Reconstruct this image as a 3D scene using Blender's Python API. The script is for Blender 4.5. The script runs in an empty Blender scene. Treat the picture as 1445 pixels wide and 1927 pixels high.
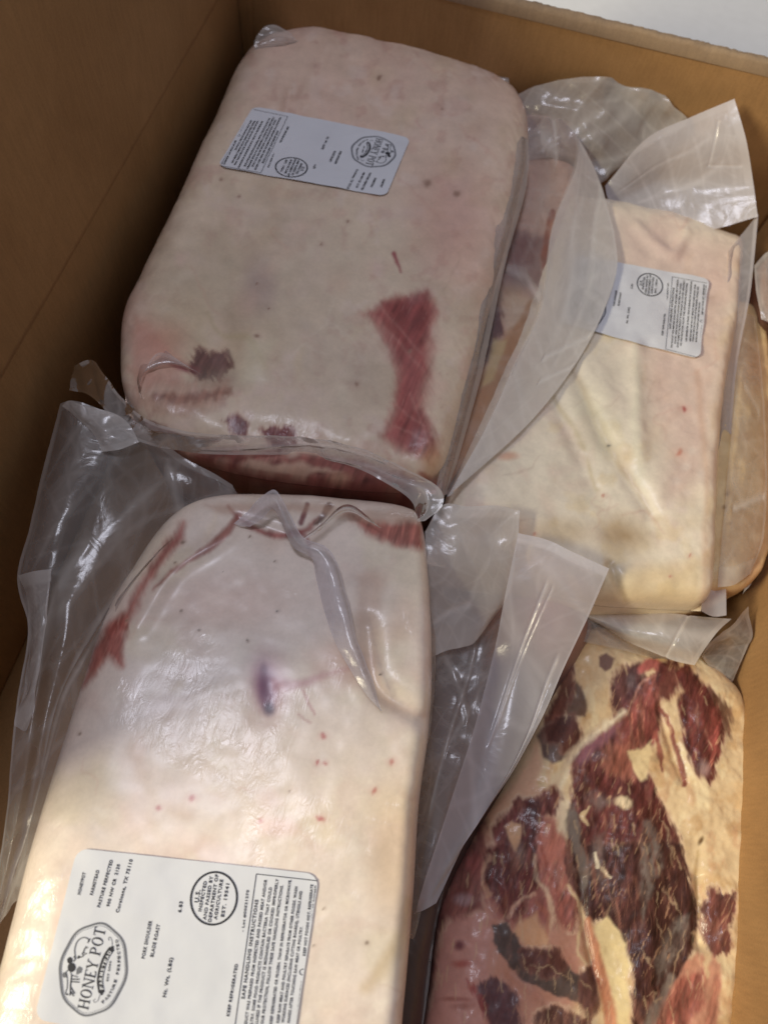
import bpy, math, random
import numpy as np
from mathutils import Vector
from mathutils.bvhtree import BVHTree

random.seed(3)
SC = bpy.context.scene
COL = SC.collection

# ------------------------------------------------------------------ camera
F, CX, CY = 1392.0, 722.5, 963.5            # focal length and centre in photograph pixels
PITCH, YAW, ROLL = math.radians(65), math.radians(4), math.radians(11)
EYE = np.array([0.0, 0.0, 0.60])
fw = np.array([-math.sin(YAW)*math.cos(PITCH), math.cos(YAW)*math.cos(PITCH), -math.sin(PITCH)])
r0 = np.array([math.cos(YAW), math.sin(YAW), 0.0]); u0 = np.cross(r0, fw)
rt = math.cos(ROLL)*r0 + math.sin(ROLL)*u0
up = -math.sin(ROLL)*r0 + math.cos(ROLL)*u0
cam_d = bpy.data.cameras.new('camera'); cam = bpy.data.objects.new('camera', cam_d); COL.objects.link(cam)
from mathutils import Matrix
cam.matrix_world = Matrix(((rt[0], up[0], -fw[0], EYE[0]), (rt[1], up[1], -fw[1], EYE[1]),
                           (rt[2], up[2], -fw[2], EYE[2]), (0, 0, 0, 1)))
cam_d.sensor_fit = 'VERTICAL'; cam_d.sensor_height = 24.0; cam_d.lens = 24.0*F/1927.0
cam_d.clip_start = 0.01; cam_d.clip_end = 60
cam_d.dof.use_dof = True; cam_d.dof.focus_distance = 0.47; cam_d.dof.aperture_fstop = 3.8
SC.camera = cam

# ------------------------------------------------------------------ world and lamps
W = bpy.data.worlds.new('World'); SC.world = W; W.use_nodes = True
bg = W.node_tree.nodes['Background']; bg.inputs[0].default_value = (0.97, 0.95, 0.98, 1); bg.inputs[1].default_value = 0.16

def area(name, loc, aim, size, power, color, sy=None):
    d = bpy.data.lights.new(name, 'AREA'); d.energy = power; d.color = color
    d.shape = 'RECTANGLE'; d.size = size; d.size_y = sy or size
    o = bpy.data.objects.new(name, d); COL.objects.link(o); o.location = loc
    o.rotation_euler = (Vector(aim)-Vector(loc)).to_track_quat('-Z', 'Y').to_euler()
    return o
area('warm_lamp', (-2.55, -1.50, 2.15), (0.12, 0.22, 0.1), 0.95, 128, (1.0, 0.90, 0.64))
area('ceiling_light', (-0.46, 0.24, 2.6), (0.0, 0.2, 0.1), 0.42, 14, (0.84, 0.86, 1.0))

vs = SC.view_settings
SC.display_settings.display_device = 'sRGB'
vs.view_transform = 'Standard'; vs.look = 'None'; vs.exposure = 0.16; vs.gamma = 1.0; vs.use_curve_mapping = False
SC.cycles.use_denoising = True
SC.cycles.transparent_max_bounces = 32
SC.cycles.max_bounces = 10
SC.cycles.sample_clamp_indirect = 6

# ------------------------------------------------------------------ geometry helpers
def ray(px, py):
    px = np.asarray(px, float); py = np.asarray(py, float)
    return fw + ((px-CX)/F)[..., None]*rt - ((py-CY)/F)[..., None]*up

def at(px, py, h):
    """point at height h seen at photograph pixel (px, py)"""
    r = ray(px, py); t = (np.asarray(h, float)-EYE[2])/r[..., 2]
    return EYE + r*t[..., None]

def pix(P):
    d = P-EYE; z = d@fw
    return np.stack([CX+F*(d@rt)/z, CY-F*(d@up)/z], -1)

def hash2(i, j, s):
    n = (i*374761393 + j*668265263 + s*1274126177) & 0x7fffffff
    n = ((n ^ (n >> 13))*1274126177) & 0x7fffffff
    return ((n ^ (n >> 16)) & 0xffff)/65535.0

def vnoise(x, y, s=0):
    i = np.floor(x).astype(np.int64); j = np.floor(y).astype(np.int64)
    a = x-i; b = y-j; a = a*a*a*(a*(a*6-15)+10); b = b*b*b*(b*(b*6-15)+10)
    return ((hash2(i, j, s)*(1-a)+hash2(i+1, j, s)*a)*(1-b) + (hash2(i, j+1, s)*(1-a)+hash2(i+1, j+1, s)*a)*b)*2-1

def fbm(x, y, s=0, o=4):
    r = 0; a = 1.0; t = 0
    for k in range(o):
        r = r+a*vnoise(x*2**k+17.3*k, y*2**k-9.1*k, s+k); t += a; a *= 0.5
    return r/t

def crumple(x, y, lam, seed, aniso=1.0):
    """creased film: flat facets between straight folds of limited length; returns height (0..1) and how near a fold is"""
    r = 0; m = 0; rs = np.random.RandomState(seed)
    for k in range(6):
        a = rs.rand()*np.pi; L_ = lam*(.7+1.3*rs.rand()); w = .55*fbm(x/(lam*2.2), y/(lam*2.2), seed+11*k, 2)
        q = (x*math.cos(a)+y*math.sin(a)*aniso)/L_+w+rs.rand()
        t = np.abs(q % 1-.5)*2; g = np.clip((fbm(x/(lam*1.6)+k*7.7, y/(lam*1.6), seed+31*k, 2)+.12)*2.2, 0, 1)
        r = r+g*(t-.5); m = np.maximum(m, g*np.exp(-(np.minimum(t, 1-t)/.07)**2))
    return r/2.2, m

def sst(e0, e1, x):
    t = np.clip((x-e0)/(e1-e0), 0, 1); return t*t*(3-2*t)

def lin(c):
    c = np.asarray(c, float)/255.0
    return np.where(c <= 0.04045, c/12.92, ((c+0.055)/1.055)**2.4)

def spline(P, n, closed=False):
    """Catmull-Rom through P (k,d) resampled to n points by chord length"""
    P = np.asarray(P, float)
    if len(P) == 2:
        t = np.linspace(0, 1, n)[:, None]; return P[0]*(1-t)+P[1]*t
    Q = np.vstack([2*P[0]-P[1], P, 2*P[-1]-P[-2]])
    out = []
    for k in range(1, len(Q)-2):
        p0, p1, p2, p3 = Q[k-1], Q[k], Q[k+1], Q[k+2]
        t = np.linspace(0, 1, 24, endpoint=False)[:, None]
        out.append(0.5*((2*p1)+(p2-p0)*t+(2*p0-5*p1+4*p2-p3)*t**2+(3*p1-p0-3*p2+p3)*t**3))
    out.append(P[-1][None]); S = np.vstack(out)
    L = np.r_[0, np.cumsum(np.linalg.norm(np.diff(S, axis=0), axis=1))]
    q = np.linspace(0, L[-1], n)
    return np.stack([np.interp(q, L, S[:, d]) for d in range(S.shape[1])], -1)

def mesh_obj(name, V, Fc, mat, parent=None, smooth=True, col=None, attrs=None):
    me = bpy.data.meshes.new(name)
    V = np.asarray(V, np.float32)
    if isinstance(Fc, np.ndarray):
        nf, k = Fc.shape
        me.vertices.add(len(V)); me.vertices.foreach_set('co', V.ravel())
        me.loops.add(nf*k); me.loops.foreach_set('vertex_index', Fc.astype(np.int32).ravel())
        me.polygons.add(nf); me.polygons.foreach_set('loop_start', np.arange(0, nf*k, k, dtype=np.int32))
        me.update(calc_edges=True)
    else:
        me.from_pydata(V.tolist(), [], Fc); me.update()
    me.validate()
    if smooth: me.polygons.foreach_set('use_smooth', [True]*len(me.polygons))
    if col is not None:
        a = me.color_attributes.new('Paint', 'FLOAT_COLOR', 'POINT')
        a.data.foreach_set('color', np.c_[col, np.ones(len(col))].astype(np.float32).ravel())
    for k, v in (attrs or {}).items():
        a = me.attributes.new(k, 'FLOAT', 'POINT'); a.data.foreach_set('value', np.asarray(v, np.float32))
    if mat: me.materials.append(mat)
    o = bpy.data.objects.new(name, me); COL.objects.link(o)
    if parent:
        o.parent = parent
        o.matrix_parent_inverse = Matrix.Translation(-Vector(parent.location))
    return o

def thing(name, label, cat, loc, group=None):
    o = bpy.data.objects.new(name, None); COL.objects.link(o); o.location = loc
    o.empty_display_size = 0.05
    o['label'] = label; o['category'] = cat
    if group: o['group'] = group
    return o

def grid_faces(nu, nv, off=0):
    i, j = np.meshgrid(np.arange(nu-1), np.arange(nv-1), indexing='ij')
    a = i*nv+j
    return np.stack([a, a+1, a+nv+1, a+nv], -1).reshape(-1, 4)+off

def box_mesh(x0, x1, y0, y1, z0, z1):
    V = [(x, y, z) for x in (x0, x1) for y in (y0, y1) for z in (z0, z1)]
    Fc = [(0, 1, 3, 2), (4, 6, 7, 5), (0, 4, 5, 1), (2, 3, 7, 6), (0, 2, 6, 4), (1, 5, 7, 3)]
    return V, Fc

# ------------------------------------------------------------------ materials
def new_mat(name):
    m = bpy.data.materials.new(name); m.use_nodes = True
    nt = m.node_tree; return m, nt, nt.nodes, nt.links, nt.nodes['Principled BSDF']

def mat_cardboard(name, c0, c1, rough=0.85):
    m, nt, N, L, B = new_mat(name)
    tc = N.new('ShaderNodeTexCoord')
    n1 = N.new('ShaderNodeTexNoise'); n1.inputs['Scale'].default_value = 11; n1.inputs['Detail'].default_value = 9; n1.inputs['Roughness'].default_value = .62; n1.inputs['Distortion'].default_value = .7
    mp = N.new('ShaderNodeMapping'); mp.inputs['Scale'].default_value = (420, 420, 60)
    n2 = N.new('ShaderNodeTexNoise'); n2.inputs['Scale'].default_value = 1; n2.inputs['Detail'].default_value = 3
    n3 = N.new('ShaderNodeTexNoise'); n3.inputs['Scale'].default_value = 700; n3.inputs['Detail'].default_value = 2
    L.new(tc.outputs['Object'], n1.inputs['Vector']); L.new(tc.outputs['Object'], mp.inputs[0])
    L.new(mp.outputs[0], n2.inputs['Vector']); L.new(tc.outputs['Object'], n3.inputs['Vector'])
    cr = N.new('ShaderNodeValToRGB'); cr.color_ramp.elements[0].position = 0.3; cr.color_ramp.elements[1].position = 0.7
    cr.color_ramp.elements[0].color = (*lin(c0), 1); cr.color_ramp.elements[1].color = (*lin(c1), 1)
    L.new(n1.outputs[0], cr.inputs[0])
    ad = N.new('ShaderNodeMath'); ad.operation = 'ADD'; L.new(n2.outputs[0], ad.inputs[0]); L.new(n3.outputs[0], ad.inputs[1])
    mr = N.new('ShaderNodeMapRange'); mr.inputs[1].default_value = 0.6; mr.inputs[2].default_value = 1.4
    mr.inputs[3].default_value = 0.86; mr.inputs[4].default_value = 1.1; L.new(ad.outputs[0], mr.inputs[0])
    mx = N.new('ShaderNodeMix'); mx.data_type = 'RGBA'; mx.blend_type = 'MULTIPLY'; mx.inputs[0].default_value = 1
    L.new(cr.outputs[0], mx.inputs[6]); L.new(mr.outputs[0], mx.inputs[7]); L.new(mx.outputs[2], B.inputs['Base Color'])
    bp = N.new('ShaderNodeBump'); bp.inputs['Strength'].default_value = 0.12; bp.inputs['Distance'].default_value = 0.0006
    L.new(ad.outputs[0], bp.inputs['Height']); L.new(bp.outputs[0], B.inputs['Normal'])
    B.inputs['Roughness'].default_value = rough
    return m

def mat_meat(name, rough=0.38, coat=0.3, bstr=0.16, bscale=45, crough=0.22, spec=.45):
    """colour of the cut from its painted attribute, fibres and marbling where the attribute 'lean' is high, gloss of the tight film"""
    m, nt, N, L, B = new_mat(name)
    at_ = N.new('ShaderNodeVertexColor'); at_.layer_name = 'Paint'
    le = N.new('ShaderNodeAttribute'); le.attribute_name = 'lean'
    tc = N.new('ShaderNodeTexCoord')
    n1 = N.new('ShaderNodeTexNoise'); n1.inputs['Scale'].default_value = 60; n1.inputs['Detail'].default_value = 8; n1.inputs['Roughness'].default_value = 0.62
    L.new(tc.outputs['Object'], n1.inputs['Vector'])
    mr = N.new('ShaderNodeMapRange'); mr.inputs[1].default_value = 0.3; mr.inputs[2].default_value = 0.7
    mr.inputs[3].default_value = 0.90; mr.inputs[4].default_value = 1.06; L.new(n1.outputs[0], mr.inputs[0])
    ng = N.new('ShaderNodeTexNoise'); ng.inputs['Scale'].default_value = 420; ng.inputs['Detail'].default_value = 4; L.new(tc.outputs['Object'], ng.inputs['Vector'])
    gm = N.new('ShaderNodeMath'); gm.operation = 'MULTIPLY_ADD'; gm.inputs[1].default_value = 0.16; gm.inputs[2].default_value = 0.92; L.new(ng.outputs[0], gm.inputs[0])
    g2 = N.new('ShaderNodeMath'); g2.operation = 'MULTIPLY'; L.new(gm.outputs[0], g2.inputs[0]); L.new(mr.outputs[0], g2.inputs[1]); mr = g2
    # fibres
    mp = N.new('ShaderNodeMapping'); mp.inputs['Scale'].default_value = (520, 90, 90); mp.inputs['Rotation'].default_value = (0, 0, 0.5)
    n2 = N.new('ShaderNodeTexNoise'); n2.inputs['Scale'].default_value = 1.0; n2.inputs['Detail'].default_value = 5; n2.inputs['Distortion'].default_value = 0.6
    L.new(tc.outputs['Object'], mp.inputs[0]); L.new(mp.outputs[0], n2.inputs['Vector'])
    fr = N.new('ShaderNodeMapRange'); fr.inputs[1].default_value = 0.58; fr.inputs[2].default_value = 0.80
    fr.inputs[3].default_value = 0; fr.inputs[4].default_value = 0.38; L.new(n2.outputs[0], fr.inputs[0])
    fm = N.new('ShaderNodeMath'); fm.operation = 'MULTIPLY'; L.new(fr.outputs[0], fm.inputs[0]); L.new(le.outputs['Fac'], fm.inputs[1])
    mx = N.new('ShaderNodeMix'); mx.data_type = 'RGBA'; mx.blend_type = 'MULTIPLY'; mx.inputs[0].default_value = 1
    L.new(at_.outputs[0], mx.inputs[6]); L.new(mr.outputs[0], mx.inputs[7])
    m2 = N.new('ShaderNodeMix'); m2.data_type = 'RGBA'; m2.inputs[7].default_value = (*lin((176, 124, 100)), 1)
    L.new(fm.outputs[0], m2.inputs[0]); L.new(mx.outputs[2], m2.inputs[6]); L.new(m2.outputs[2], B.inputs['Base Color'])
    B.inputs['Roughness'].default_value = rough
    ti = N.new('ShaderNodeAttribute'); ti.attribute_name = 'tight'
    cw = N.new('ShaderNodeMapRange'); cw.inputs[3].default_value = coat; cw.inputs[4].default_value = min(1, coat+.55); L.new(ti.outputs['Fac'], cw.inputs[0]); L.new(cw.outputs[0], B.inputs['Coat Weight'])
    wm = N.new('ShaderNodeMapping'); wm.inputs['Scale'].default_value = (150, 60, 60); wm.inputs['Rotation'].default_value = (0, 0, -.6); L.new(tc.outputs['Object'], wm.inputs[0])
    wn = N.new('ShaderNodeTexNoise'); wn.inputs['Scale'].default_value = 1.0; wn.inputs['Detail'].default_value = 3; wn.inputs['Distortion'].default_value = 2.2; L.new(wm.outputs[0], wn.inputs['Vector'])
    wa = N.new('ShaderNodeMath'); wa.operation = 'SUBTRACT'; wa.inputs[1].default_value = .5; L.new(wn.outputs[0], wa.inputs[0])
    wb = N.new('ShaderNodeMath'); wb.operation = 'ABSOLUTE'; L.new(wa.outputs[0], wb.inputs[0])
    ws = N.new('ShaderNodeMath'); ws.operation = 'MULTIPLY'; ws.inputs[1].default_value = .3; L.new(ti.outputs['Fac'], ws.inputs[0])
    cb = N.new('ShaderNodeBump'); cb.inputs['Distance'].default_value = .003; cb.invert = True; L.new(ws.outputs[0], cb.inputs['Strength']); L.new(wb.outputs[0], cb.inputs['Height'])
    B.inputs['Specular IOR Level'].default_value = spec
    B.inputs['Coat Roughness'].default_value = crough
    B.inputs['Subsurface Weight'].default_value = 0.0
    n3 = N.new('ShaderNodeTexNoise'); n3.inputs['Scale'].default_value = bscale; n3.inputs['Detail'].default_value = 5; n3.inputs['Distortion'].default_value = 1.2
    L.new(tc.outputs['Object'], n3.inputs['Vector'])
    hm = N.new('ShaderNodeMath'); hm.operation = 'MULTIPLY_ADD'; L.new(n2.outputs[0], hm.inputs[0]); L.new(le.outputs['Fac'], hm.inputs[1]); L.new(n3.outputs[0], hm.inputs[2])
    bp = N.new('ShaderNodeBump'); bp.inputs['Strength'].default_value = bstr; bp.inputs['Distance'].default_value = 0.0014
    L.new(hm.outputs[0], bp.inputs['Height']); L.new(bp.outputs[0], B.inputs['Normal']); L.new(bp.outputs[0], cb.inputs['Normal']); L.new(cb.outputs[0], B.inputs['Coat Normal'])
    return m

def mat_film(name, tint=(0.94, 0.92, 0.92), body=(0.93, 0.90, 0.88), rough=0.2):
    """milky vacuum bag film: attribute 'milk' is how cloudy it is (single layer, doubled layers, sealed seam)"""
    m, nt, N, L, B = new_mat(name); N.remove(B); out = N['Material Output']
    a = N.new('ShaderNodeAttribute'); a.attribute_name = 'milk'
    tc = N.new('ShaderNodeTexCoord')
    n1 = N.new('ShaderNodeTexNoise'); n1.inputs['Scale'].default_value = 38; n1.inputs['Detail'].default_value = 5; n1.inputs['Distortion'].default_value = 0.8
    L.new(tc.outputs['Object'], n1.inputs['Vector'])
    bp = N.new('ShaderNodeBump'); bp.inputs['Strength'].default_value = 0.35; bp.inputs['Distance'].default_value = 0.003; L.new(n1.outputs[0], bp.inputs['Height'])
    tr = N.new('ShaderNodeBsdfTransparent'); tr.inputs[0].default_value = (*tint, 1)
    df = N.new('ShaderNodeBsdfDiffuse'); df.inputs[0].default_value = (*body, 1); L.new(bp.outputs[0], df.inputs['Normal'])
    tl = N.new('ShaderNodeBsdfTranslucent'); tl.inputs[0].default_value = (*body, 1); L.new(bp.outputs[0], tl.inputs['Normal'])
    m1 = N.new('ShaderNodeMixShader'); m1.inputs[0].default_value = 0.4; L.new(df.outputs[0], m1.inputs[1]); L.new(tl.outputs[0], m1.inputs[2])
    ml = N.new('ShaderNodeMath'); ml.operation = 'MULTIPLY_ADD'; ml.inputs[1].default_value = 0.16; L.new(n1.outputs[0], ml.inputs[0])
    sb = N.new('ShaderNodeMath'); sb.operation = 'SUBTRACT'; sb.inputs[1].default_value = 0.08; L.new(a.outputs['Fac'], sb.inputs[0]); L.new(sb.outputs[0], ml.inputs[2])
    m2 = N.new('ShaderNodeMixShader'); L.new(ml.outputs[0], m2.inputs[0]); L.new(tr.outputs[0], m2.inputs[1]); L.new(m1.outputs[0], m2.inputs[2])
    gl = N.new('ShaderNodeBsdfGlossy'); gl.inputs['Roughness'].default_value = rough; L.new(bp.outputs[0], gl.inputs['Normal'])
    fr = N.new('ShaderNodeFresnel'); fr.inputs[0].default_value = 1.5; L.new(bp.outputs[0], fr.inputs['Normal'])
    fm = N.new('ShaderNodeMath'); fm.operation = 'MULTIPLY'; fm.inputs[1].default_value = 0.9; fm.use_clamp = True; L.new(fr.outputs[0], fm.inputs[0])
    m3 = N.new('ShaderNodeMixShader'); L.new(fm.outputs[0], m3.inputs[0]); L.new(m2.outputs[0], m3.inputs[1]); L.new(gl.outputs[0], m3.inputs[2])
    L.new(m3.outputs[0], out.inputs[0])
    return m

def mat_plain(name, c, rough=0.6, bump=0, scale=80):
    m, nt, N, L, B = new_mat(name)
    B.inputs['Base Color'].default_value = (*lin(c), 1); B.inputs['Roughness'].default_value = rough
    tc = N.new('ShaderNodeTexCoord'); n = N.new('ShaderNodeTexNoise'); n.inputs['Scale'].default_value = scale; n.inputs['Detail'].default_value = 4
    L.new(tc.outputs['Object'], n.inputs['Vector'])
    mr = N.new('ShaderNodeMapRange'); mr.inputs[3].default_value = 0.94; mr.inputs[4].default_value = 1.04; L.new(n.outputs[0], mr.inputs[0])
    mx = N.new('ShaderNodeMix'); mx.data_type = 'RGBA'; mx.blend_type = 'MULTIPLY'; mx.inputs[0].default_value = 1
    mx.inputs[6].default_value = (*lin(c), 1); L.new(mr.outputs[0], mx.inputs[7]); L.new(mx.outputs[2], B.inputs['Base Color'])
    if bump:
        bp = N.new('ShaderNodeBump'); bp.inputs['Strength'].default_value = bump; bp.inputs['Distance'].default_value = 0.001
        L.new(n.outputs[0], bp.inputs['Height']); L.new(bp.outputs[0], B.inputs['Normal'])
    return m

M_CARD = mat_cardboard('kraft_cardboard', (154, 116, 74), (171, 132, 88))
M_RIM = mat_cardboard('cut_cardboard_edge', (140, 118, 98), (160, 136, 110), 0.95)
M_FAT = mat_meat('pork_fat_cap', rough=0.42, coat=0.22, bstr=0.12, bscale=40, crough=0.26)
M_SMOOTH = mat_meat('smooth_pork_fat_cap', rough=0.42, coat=0.34, bstr=0.05, bscale=30, crough=0.22)
M_DULL = mat_meat('pork_fat_under_dull_film', rough=0.5, coat=0.12, bstr=0.12, bscale=34, crough=0.24)
M_LEAN = mat_meat('pork_lean', rough=0.5, coat=0.12, bstr=0.16, bscale=60, crough=0.2, spec=.25)
M_FILM = mat_film('vacuum_film')
M_FILM2 = mat_film('thick_vacuum_film', (0.93, 0.92, 0.96), (0.92, 0.90, 0.96), 0.2)
M_PAPER = mat_plain('label_paper', (222, 224, 232), 0.45, 0.3, 45)
M_INK = mat_plain('black_ink', (40, 40, 48), 0.6)
M_INK2 = mat_plain('grey_ink', (112, 114, 122), 0.6)
M_WHITE = mat_plain('white_laminate', (242, 243, 248), 0.5)

# ------------------------------------------------------------------ painting of the cuts (flesh colour; on the deep lower pack also gap shade)
class Paint:
    def __init__(s, P, base, seed=0):
        s.P = P; s.C = np.tile(lin(base), (len(P), 1)); s.lean = np.zeros(len(P)); s.seed = seed; s.grow = 0.0; s.grain = 1.25; s.fringe = 3.0; s.rim = 0.0
    def _put(s, idx, a, color, lean):
        c = lin(color); s.C[idx] = s.C[idx]*(1-a[:, None])+c*a[:, None]
        if lean is not None: s.lean[idx] = s.lean[idx]*(1-a)+lean*a
    def _sel(s, lo, hi, pad):
        return np.where((s.P[:, 0] > lo[0]-pad) & (s.P[:, 0] < hi[0]+pad) & (s.P[:, 1] > lo[1]-pad) & (s.P[:, 1] < hi[1]+pad))[0]
    def _warp(s, p, amp, sc):
        s.seed += 7
        if not amp: return p
        return p + amp*.8*np.stack([fbm(p[:, 0]/(sc*1.5), p[:, 1]/(sc*2.0), s.seed, 3), fbm(p[:, 0]/(sc*1.5)+50, p[:, 1]/(sc*2.0), s.seed+3, 3)], -1)
    def mottle(s, color, sc, lo, hi, op, seed, ax=1.0):
        n = fbm(s.P[:, 0]/sc, s.P[:, 1]/(sc*ax), seed, 4); s._put(np.arange(len(s.P)), op*sst(lo, hi, n), color, None)
    def poly(s, pts, color, soft=4, warp=5, sc=22, op=1.0, lean=None):
        pts = np.asarray(pts, float); i = s._sel(pts.min(0), pts.max(0), soft+warp*1.5)
        if not len(i): return
        p = s._warp(s.P[i], warp, sc); d = np.full(len(p), 1e9); ins = np.zeros(len(p), bool)
        for k in range(len(pts)):
            a, b = pts[k], pts[(k+1) % len(pts)]; e = b-a; w = p-a
            t = np.clip((w@e)/max(e@e, 1e-9), 0, 1); d = np.minimum(d, np.linalg.norm(w-t[:, None]*e, axis=1))
            c = (a[1] <= p[:, 1]) != (b[1] <= p[:, 1])
            if abs(e[1]) > 1e-9: ins ^= c & (p[:, 0] < a[0]+(p[:, 1]-a[1])/e[1]*e[0])
        d = np.where(ins, -d, d)-(s.grow if lean and lean >= .45 else 0)
        if lean == .1:      # silvery membrane: patchy, torn
            d = d+3; soft = soft+3; op = op*.8*(.35+.65*sst(-.35, .25, fbm(p[:, 0]/13, p[:, 1]/26, s.seed+40, 3)))
        if lean and lean >= .3:      # muscle ends in ragged fibres along the grain
            ca, sa = math.cos(s.grain), math.sin(s.grain); al, ac = s.P[i]@np.array([ca, sa]), s.P[i]@np.array([-sa, ca])
            d = d+s.fringe*(vnoise(ac/4.5, al/26, s.seed+60)+.6*vnoise(ac/2.2, al/12, s.seed+61)); soft = soft+1.5
        if lean and lean >= .5: s._put(i, .5*op*s.rim*sst(11, 5, d)*(1-sst(.02, .2, s.lean[i]))*sst(-.5, .2, fbm(p[:, 0]/30, p[:, 1]/30, s.seed+70, 2)), (238, 220, 190), None); s._put(i, .5*op*sst(soft+5, -soft, d), (184, 116, 98), None)
        s._put(i, op*sst(soft, -soft, d), color, lean)
    def marble(s, color, op, sc, seed, ax=3.0, th=.45, tilt=1.0):
        i = np.where(s.lean > .08)[0]; p = s._warp(s.P[i], 8, 40); p = np.stack([p[:, 0]*.92+p[:, 1]*.39*tilt, p[:, 1]*.92-p[:, 0]*.39*tilt], -1); ln = np.clip(s.lean[i]*1.5, 0, 1)
        n = vnoise(p[:, 0]/(sc*.33), p[:, 1]/(sc*ax*.8), seed)+.35*vnoise(p[:, 0]/(sc*.16), p[:, 1]/(sc*ax*.4), seed+1); k = fbm(p[:, 0]/50, p[:, 1]/70, seed+9, 3)
        s._put(i, op*ln*sst(th, th+.5, n)*sst(-.15, .3, k), color, None)
        n = fbm(p[:, 0]/7, p[:, 1]/40, seed+4, 3); d = np.clip(1+.55*n, .55, 1.35)
        s.C[i] *= (1+(d-1)*s.lean[i])[:, None]
    def stroke(s, pts, w, color, soft=3, warp=4, sc=18, op=1.0, lean=None, n=24):
        P_ = spline(pts, n); ww = np.interp(np.linspace(0, 1, n), np.linspace(0, 1, len(np.atleast_1d(w))), np.atleast_1d(w)) if np.ndim(w) else np.full(n, w)
        i = s._sel(P_.min(0), P_.max(0), soft+warp*1.5+ww.max())
        if not len(i): return
        p = s._warp(s.P[i], warp, sc); d = np.full(len(p), 1e9)
        for k in range(n-1):
            a, b = P_[k], P_[k+1]; e = b-a; q = p-a; t = np.clip((q@e)/max(e@e, 1e-9), 0, 1)
            d = np.minimum(d, np.linalg.norm(q-t[:, None]*e, axis=1)-(ww[k]*(1-t)+ww[k+1]*t)/2)
        s._put(i, op*sst(soft, -soft, d), color, lean)
    def blob(s, c, rx, ry, color, op=1.0, ang=0, warp=6, sc=30, hard=0.2, lean=None):
        c = np.asarray(c, float); i = s._sel(c-max(rx, ry)*1.6, c+max(rx, ry)*1.6, warp)
        if not len(i): return
        p = s._warp(s.P[i], warp, sc)-c; ca, sa = math.cos(ang), math.sin(ang)
        q = np.hypot((p[:, 0]*ca+p[:, 1]*sa)/rx, (-p[:, 0]*sa+p[:, 1]*ca)/ry)
        s._put(i, op*sst(1.3, hard, q), color, lean)
    def fatgrain(s, seed, n=70, veins=26):
        rs = np.random.RandomState(seed); lo = s.P.min(0); hi = s.P.max(0)
        pal = [(232, 196, 182), (242, 228, 206), (214, 178, 160), (226, 204, 168), (238, 214, 204), (206, 172, 150)]
        for k in range(n):
            s.blob(lo+(hi-lo)*rs.rand(2), 14+38*rs.rand(), 10+26*rs.rand(), pal[rs.randint(6)], .12+.22*rs.rand(), rs.rand()*3, 16, 24, 0)
        for k in range(veins):
            p = lo+(hi-lo)*rs.rand(2); a = rs.rand()*6.28; L = 30+70*rs.rand(); q = [p+np.array([math.cos(a+.5*j*(rs.rand()-.5)), math.sin(a+.5*j*(rs.rand()-.5))])*L*j/3 for j in range(4)]
            s.stroke(q, [1, 4, 1], [(206, 150, 136), (190, 160, 140), (244, 232, 214)][rs.randint(3)], 4, 7, 14, .16+.2*rs.rand(), None, 10)
    def specks(s, lst, color, r=5, op=0.9):
        for x, y, *k in lst:
            q = k[0] if k else r; f = .75+.6*((x*7+y*13) % 17)/17; c = np.array(color)
            s.blob((x+1, y), q*2.1, q*1.7, c+(np.array((226, 196, 180))-c)*.55, op*.4, 0, 4, 8, 0); s.blob((x, y), q*f, q*.85/f, color, op*(.6+.4*f/1.35), ((x+y) % 31)/10, 3.5, 5, .15)

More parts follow.
